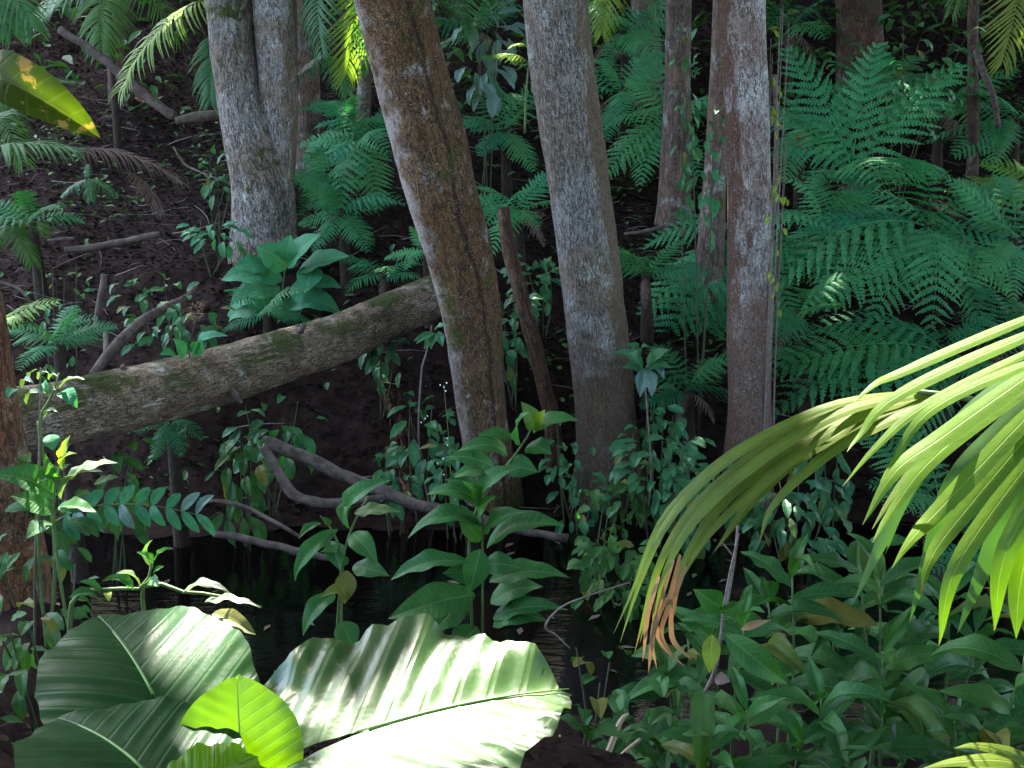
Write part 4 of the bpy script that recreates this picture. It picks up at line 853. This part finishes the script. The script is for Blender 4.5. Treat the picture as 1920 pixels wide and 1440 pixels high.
# ------------------------------------------------------------------ near palm fronds at right
def strip(parent, pts, wpx, mat, name='leaflet', fold=.09, label=None):
    q = [(*P(x, y, d),) for x, y, d in pts]; n = 22
    c = resample(q, n); T = np.gradient(c, axis=0); T /= np.linalg.norm(T, axis=1)[:, None]
    N0 = np.array([-.25, -.62, .74]); V, U = [], []
    ww = SZ(wpx, pts[0][2])*1.12
    tw_ = R.uniform(-.12, .12)
    for i in range(n):
        u = i/(n-1); N = N0+np.array([tw_*u, 0, 0]); Bv = np.cross(T[i], N); Bv /= np.linalg.norm(Bv); Nn = np.cross(Bv, T[i])
        wd = ww*(.6+.4*min(1, u*4))*(1-max(0, (u-.5)/.5)**1.8)+.0006
        for j, s in enumerate((-.5, -.25, 0, .25, .5)):
            V.append(c[i]+Bv*s*wd+Nn*(-abs(s)*wd*fold+.0015*math.sin(u*9+pts[0][0]))); U.append((u, s*.5))
    f = [(i*5+j, i*5+j+1, (i+1)*5+j+1, (i+1)*5+j) for i in range(n-1) for j in range(4)]
    o = part(name, mesh(name, V, f, mat, uv=U), parent)
    if label: o['label'] = label
    return o
pc = Vector((2.3, 3.3, hz(2.3, 3.3)))
t_ = thing('palm_frond_plant', 'palm at right edge with bright sunlit arching leaflets and an olive frond', 'palm', pc)
v, f = tube([R4(pc-Vector((0, 0, .1)), .07), R4(pc+Vector((.03, .05, .7)), .06), R4(pc+Vector((.0, .1, 1.4)), .05)], 12, 10)
part('trunk', mesh('trunk', v, f, M_caudex), t_)
r1 = stem(t_, [R4(pc+Vector((0, .1, 1.35)), .02), R4(P(2150, 560, 3.15), .015), R4(P(2020, 600, 3.1), .012), R4(P(1985, 760, 3.0), .009), R4(P(1960, 960, 2.95), .006)], name='rachis', n=20, seg=8)
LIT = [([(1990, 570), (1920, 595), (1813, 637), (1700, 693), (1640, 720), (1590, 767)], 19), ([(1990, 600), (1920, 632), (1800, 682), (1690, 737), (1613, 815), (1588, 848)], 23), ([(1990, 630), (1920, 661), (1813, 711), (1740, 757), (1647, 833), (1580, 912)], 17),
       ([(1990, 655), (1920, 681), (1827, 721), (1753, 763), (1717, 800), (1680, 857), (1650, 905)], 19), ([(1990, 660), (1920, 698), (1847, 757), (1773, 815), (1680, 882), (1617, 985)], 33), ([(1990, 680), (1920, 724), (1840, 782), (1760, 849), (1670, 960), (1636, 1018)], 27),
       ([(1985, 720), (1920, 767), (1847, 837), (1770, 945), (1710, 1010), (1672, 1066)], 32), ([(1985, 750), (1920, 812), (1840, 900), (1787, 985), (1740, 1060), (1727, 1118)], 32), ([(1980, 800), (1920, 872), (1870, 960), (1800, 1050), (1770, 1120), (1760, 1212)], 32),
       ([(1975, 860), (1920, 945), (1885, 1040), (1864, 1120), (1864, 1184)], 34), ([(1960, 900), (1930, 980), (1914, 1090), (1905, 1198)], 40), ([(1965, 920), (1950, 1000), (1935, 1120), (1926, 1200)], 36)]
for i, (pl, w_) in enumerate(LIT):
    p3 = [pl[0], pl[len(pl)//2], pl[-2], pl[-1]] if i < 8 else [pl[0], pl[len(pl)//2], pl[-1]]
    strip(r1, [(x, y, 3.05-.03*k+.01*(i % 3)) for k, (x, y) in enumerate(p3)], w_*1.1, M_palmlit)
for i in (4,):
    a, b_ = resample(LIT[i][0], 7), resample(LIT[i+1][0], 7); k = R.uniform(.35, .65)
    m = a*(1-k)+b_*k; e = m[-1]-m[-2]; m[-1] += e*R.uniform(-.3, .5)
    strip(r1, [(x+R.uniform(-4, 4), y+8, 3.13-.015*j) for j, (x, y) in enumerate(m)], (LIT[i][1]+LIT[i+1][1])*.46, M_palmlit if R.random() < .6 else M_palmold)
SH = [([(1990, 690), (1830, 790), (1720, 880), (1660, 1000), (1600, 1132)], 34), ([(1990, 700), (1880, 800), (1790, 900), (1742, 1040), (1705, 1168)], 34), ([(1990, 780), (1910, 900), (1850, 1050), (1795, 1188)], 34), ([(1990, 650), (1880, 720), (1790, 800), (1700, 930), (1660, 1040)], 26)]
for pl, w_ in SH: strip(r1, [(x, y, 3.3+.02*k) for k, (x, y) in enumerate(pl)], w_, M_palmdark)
r2 = stem(t_, [R4(pc+Vector((0, .1, 1.3)), .018), R4(P(2050, 830, 3.6), .014), R4(P(1913, 775, 3.6), .012), R4(P(1813, 747, 3.6), .009), R4(P(1713, 733, 3.6), .006)], name='rachis', n=20, seg=8)
OL = [([(1740, 738), (1600, 765), (1480, 825), (1370, 905), (1290, 990), (1245, 1080), (1225, 1165)], 22), ([(1720, 733), (1560, 760), (1440, 815), (1330, 890), (1250, 980), (1200, 1090), (1163, 1205)], 17), ([(1740, 742), (1560, 800), (1440, 872), (1350, 945), (1280, 1060), (1240, 1152)], 25),
      ([(1750, 745), (1590, 805), (1480, 870), (1400, 950), (1360, 1005), (1335, 1040)], 26), ([(1760, 750), (1600, 820), (1510, 885), (1445, 955), (1424, 1018)], 22), ([(1720, 735), (1540, 775), (1400, 862), (1300, 960), (1235, 1060), (1190, 1225)], 19), ([(1735, 738), (1500, 800), (1340, 912), (1260, 1010), (1225, 1100), (1200, 1205)], 19),
      ([(1720, 733), (1580, 752), (1450, 805), (1340, 872), (1240, 975), (1185, 1110), (1150, 1190)], 13), ([(1745, 740), (1590, 790), (1430, 905), (1330, 1000), (1270, 1100)], 21), ([(1488, 845), (1486, 860), (1483, 876)], 8), ([(1520, 815), (1519, 835), (1517, 856)], 8), ([(1740, 742), (1640, 770), (1560, 820), (1500, 850)], 20)]
for i, (pl, w_) in enumerate(OL): strip(r2, [(x, y, 3.6+.015*(i % 4)-.02*k) for k, (x, y) in enumerate(pl)], w_, M_palmold)
for i, pl in enumerate(([(1262, 1050), (1240, 1120), (1222, 1195), (1232, 1255)], [(1275, 1040), (1255, 1130), (1240, 1190), (1272, 1245)], [(1245, 1100), (1228, 1150), (1240, 1205), (1285, 1252)], [(1285, 1060), (1268, 1110), (1262, 1160)], [(1235, 1080), (1215, 1150), (1205, 1240)], [(1250, 1120), (1226, 1180), (1216, 1262)], [(1258, 1140), (1262, 1200), (1300, 1240)])):
    strip(r2, [(x, y, 3.5) for x, y in pl], 9, M_dry, label='dry tan leaflet tip')
t_ = thing('palm_frond_plant', 'yellowish palm blades poking up at the bottom right corner', 'palm', P(2000, 1480, 3.0))
r1 = stem(t_, [R4(P(2060, 1560, 3.0), .01), R4(P(2000, 1480, 3.0), .008), R4(P(1940, 1430, 3.0), .005)], name='rachis')
for pl, w_ in (([(1990, 1470), (1900, 1415), (1830, 1398), (1790, 1403)], 22), ([(2000, 1480), (1900, 1430), (1800, 1428), (1730, 1440)], 26), ([(1990, 1480), (1920, 1420), (1860, 1398), (1830, 1396)], 18), ([(2000, 1490), (1900, 1448), (1820, 1445), (1760, 1455)], 22)):
    strip(r1, [(x, y, 3.0) for x, y in pl], w_, M_palmold)

# ------------------------------------------------------------------ ground cover and litter
def scatter(name, n, xr, yr, size, mat, lift, upright, lab, dens=None):
    x = NR.uniform(*xr, n); y = NR.uniform(*yr, n)
    z = H(x, y); ok = z > .03
    if dens is not None: ok &= dens(x, y) > NR.random(n)
    x, y, z = x[ok], y[ok], z[ok]; n = len(x)
    az = NR.uniform(0, 6.28, n); el = NR.uniform(*upright, n); L = NR.uniform(*size, n)
    X_ = np.stack([np.cos(az)*np.cos(el), np.sin(az)*np.cos(el), np.sin(el)], 1)
    Y_ = np.stack([-np.sin(az), np.cos(az), NR.uniform(-.5, .5, n)], 1); Y_ /= np.linalg.norm(Y_, axis=1)[:, None]
    Z_ = np.cross(X_, Y_)
    c = np.stack([x, y, z+NR.uniform(*lift, n)], 1); wd = NR.uniform(.18, .28, n)
    sh = [(0, 0, 0), (.3, 1, .06), (.65, .8, .08), (1, 0, -.05), (.65, -.8, .08), (.3, -1, .06)]
    V = np.stack([c+L[:, None]*(X_*a+Y_*(b_*wd)[:, None]+Z_*e) for a, b_, e in sh], 1).reshape(-1, 3)
    f = [(6*i, 6*i+1, 6*i+2, 6*i+3) for i in range(n)]+[(6*i, 6*i+3, 6*i+4, 6*i+5) for i in range(n)]
    o = part(name, mesh(name, V, f, mat), None, kind='stuff'); tag(o, *lab); return o
scatter('leaf_litter', 90000, (-9, 9), (10.8, 24), (.03, .085), M_litter, (.0, .03), (-.3, .5), ('brown leaf litter covering the dark forest slope', 'leaf litter'))
scatter('leaf_litter', 3000, (-4, 4), (3, 5.6), (.03, .08), M_litter, (.0, .03), (-.3, .5), ('brown leaf litter on the near bank', 'leaf litter'))
nz_ = lambda x, y: np.clip(-.12+1.1*vnoise(np.stack([x*1.1, y*1.1, 0*x], 1))+.7*sstep(-.8, 1.2, x), .025, 1)
V_, F_ = [], []
for k in range(700):
    x, y = R.uniform(-7, 6), R.uniform(11, 19); z = hz(x, y); a = R.uniform(0, 6.28); l = R.uniform(.12, .6); r = R.uniform(.002, .007)
    d_ = Vector((math.cos(a), math.sin(a), R.uniform(-.1, .35)))*l
    b_ = Vector((x, y, z+.02)); m_ = b_+d_*.5+Vector((R.uniform(-.04, .04), 0, R.uniform(-.02, .05)))
    V_.append(tube([R4(b_, r), R4(m_, r*.8), R4(b_+d_, r*.5)], 4, 4))
v, f = join(V_)
tag(part('twig_litter', mesh('twig_litter', v, f, M_twig), None, kind='stuff'), 'small fallen twigs strewn over the dark slope', 'twigs')
scatter('ground_cover', 16000, (-9, 9), (11, 20), (.05, .13), M_cover, (.02, .3), (-.6, .6), ('low green seedlings and creepers scattered on the far bank', 'ground cover'), nz_)
scatter('ground_cover', 300, (-3.5, 3.5), (4.2, 7.2), (.05, .12), M_cover, (.02, .35), (-.6, .6), ('low green plants covering the near bank', 'ground cover'), lambda x, y: np.clip(.3+vnoise(np.stack([x*1.3, y*1.3, 0*x], 1))+.6*sstep(.3, 1.2, x), .05, 1))
scatter('undergrowth', 26000, (-14, 14), (18, 32), (.12, .3), M_cover, (.05, 2.2), (-.9, .7), ('dim mass of undergrowth high on the slope', 'undergrowth'), lambda x, y: np.clip(vnoise(np.stack([x*.5, y*.5, 0*x], 1))*1.3+.35*sstep(-3, 2, x), 0, 1))

fl = []
for k in range(70):
    x, y = R.uniform(-3.5, 3.5), R.uniform(7.6, 10.7); a = R.uniform(0, 6.28); l = R.uniform(.03, .07)
    u_, w_ = np.array([math.cos(a), math.sin(a), 0])*l, np.array([-math.sin(a), math.cos(a), 0])*l*.35; c = np.array([x, y, .006])
    fl.append((np.stack([c-u_, c+w_+np.array([0, 0, .006]), c+u_, c-w_+np.array([0, 0, .004])]), [(0, 3, 2, 1)]))
v, f = join(fl)
tag(part('floating_leaves', mesh('floating_leaves', v, f, M_dead), None, kind='stuff'), 'small fallen leaves floating on the dark creek', 'leaves')
scatter('shade_foliage', 4500, (-16, 18), (-14, -5), (.5, .9), M_canopy, (.1, 9), (-.9, .7), ('unseen forest foliage added behind the view to block sky light', 'forest'))  # unseen leaf mass added behind the camera to block low skylight
# ------------------------------------------------------------------ canopy: unseen crowns, gaps cut along sun rays to light chosen spots
GAPS = [(P(375, 1190, 4.25), .13), (P(430, 1200, 4.25), .12), (P(345, 1155, 4.35), .07), (P(420, 1255, 4.15), .1), (P(960, 1265, 3.92), .15), (P(860, 1310, 3.8), .15), (P(770, 1365, 3.7), .14), (P(690, 1405, 3.62), .12), (P(600, 1325, 3.85), .06), (P(790, 1230, 4.03), .05),
        (P(430, 1330, 3.77), .1), (P(490, 1370, 3.72), .06), (P(1800, 700, 3.05), .3), (P(1900, 640, 3.1), .3), (P(1700, 800, 3.0), .25), (P(1850, 900, 3.0), .3), (P(1750, 1000, 3.0), .2), (P(1920, 1080, 2.95), .2), (P(1850, 1120, 2.95), .2),
        (P(1620, 800, 3.3), .12), (P(1500, 830, 3.5), .2), (P(1350, 950, 3.5), .15), (P(1230, 1150, 3.5), .1), (P(100, 215, 4.0), .1), (P(110, 720, 6.4), .12), (P(60, 740, 6.4), .1), (P(180, 885, 6.2), .12), (P(130, 840, 6.2), .08),
        (P(285, 1045, 4.75), .1), (P(240, 1085, 4.75), .09), (P(385, 1110, 4.75), .08), (P(445, 1132, 4.75), .08), (P(845, 1145, 7.2), .08), (P(790, 1070, 7.2), .06), (P(955, 95, 13.5), .1), (P(650, 50, 13.9), .2), (P(330, 60, 14.6), .12), (P(1860, 375, 11.5), .08), (P(1320, 40, 12), .15), (P(1465, 80, 11), .08), (P(1850, 1415, 3.0), .2), (P(50, 580, 8.2), .1)]
def canopy_leaves():
    xs_, ys_ = [], []
    V = []
    for lay in range(7):
        sp = .62
        gx, gy = np.meshgrid(np.arange(-10, 22, sp), np.arange(-9, 46, sp))
        x = gx.ravel()+NR.uniform(-.35, .35, gx.size); y = gy.ravel()+NR.uniform(-.35, .35, gx.size)
        z = np.maximum(H(x, y), 0)*.8+8.2+lay*.8+NR.uniform(-.6, .6, x.size)
        n = x.size; az = NR.uniform(0, 6.28, n); el = NR.uniform(-.5, .3, n); L = NR.uniform(.6, 1.0, n); wd = NR.uniform(.28, .42, n)*L
        X_ = np.stack([np.cos(az)*np.cos(el), np.sin(az)*np.cos(el), np.sin(el)], 1)
        Y_ = np.stack([-np.sin(az), np.cos(az), NR.uniform(-.3, .3, n)], 1)
        c = np.stack([x, y, z], 1)-X_*L[:, None]*.5
        ok = (x > np.where(y > 15, -10, np.where(y > 7, -4.6, -7)))
        c, X_, Y_, L, wd = c[ok], X_[ok], Y_[ok], L[ok], wd[ok]
        V.append(np.stack([c, c+X_*(L*.45)[:, None]+Y_*wd[:, None], c+X_*L[:, None]-np.array([0, 0, .06]), c+X_*(L*.45)[:, None]-Y_*wd[:, None]], 1))
    return np.concatenate(V)
Sn = np.array(S)
def clear(A):  # drops leaves on the sun rays to the chosen lit spots
    keep = np.ones(len(A), bool)
    for c, r in GAPS:
        mid = (A+np.roll(A, 1, axis=1))/2
        q = np.concatenate([A, mid, A.mean(1, keepdims=True)], 1)-np.array(c)
        tq = q@Sn; dist = np.linalg.norm(q-tq[..., None]*Sn, axis=2).min(1)
        keep &= dist > r
    return keep
def smaller(A):
    a, b_, c, d = A[:, 0], A[:, 1], A[:, 2], A[:, 3]; out = []
    for u, v in ((.5, 0), (-.5, 0), (0, .5), (0, -.5), (0, 0)):
        m = A.mean(1)+(c-a)*.5*u*.95+(b_-d)*.5*v*.95
        out.append(m[:, None]+(A-A.mean(1, keepdims=True))*.52)
    return np.concatenate(out)
def extra_shade():  # added leaf clusters that keep chosen spots out of the sun
    V = []
    for c in SHADE:
        for k in range(46):
            t_ = NR.uniform(9.5, 14); o = NR.uniform(-.13, .13, 3); a = NR.uniform(0, 6.28); L = NR.uniform(.12, .22)
            m_ = np.array(c)+Sn*t_+o; X_ = np.array([math.cos(a), math.sin(a), NR.uniform(-.3, .3)])*L; Y_ = np.array([-math.sin(a), math.cos(a), NR.uniform(-.2, .2)])*L*.6
            V.append([m_-X_, m_+Y_, m_+X_, m_-Y_])
    A = np.array(V); return A[clear(A)]
SHADE = [P(x, y, d) for x, y, d in ((60, 1200, 4.2), (100, 1260, 4.1), (160, 1200, 4.2), (170, 1280, 4.05), (240, 1180, 4.25), (250, 1260, 4.1), (60, 1310, 3.95), (150, 1340, 3.85), (230, 1330, 3.85), (310, 1330, 3.85), (80, 1400, 3.7), (170, 1410, 3.65), (260, 1400, 3.65), (330, 1400, 3.65),
                                    (640, 1280, 4.0), (700, 1240, 4.05), (690, 1320, 3.9), (740, 1290, 3.95), (800, 1200, 4.1), (880, 1190, 4.1), (640, 1350, 3.85))]
CL = canopy_leaves(); done = [extra_shade()]
for lev in range(4):
    k = clear(CL); done.append(CL[k]); CL = CL[~k]
    if lev < 3: CL = smaller(CL)
CL = np.concatenate(done); cc = CL.mean(1)
tx = np.array([[a, b_] for _, a, b_ in TREES]); own = np.argmin(((cc[:, None, :2]-tx[None])**2).sum(2), 1)
for i, (t_, *_) in enumerate(TREES):
    L_ = CL[own == i]
    if len(L_): part('shade_crown', mesh('shade_crown', L_.reshape(-1, 3), [(4*k, 4*k+1, 4*k+2, 4*k+3) for k in range(len(L_))], M_canopy), t_)  # unseen leaves shaped for the light, shared out among the trees
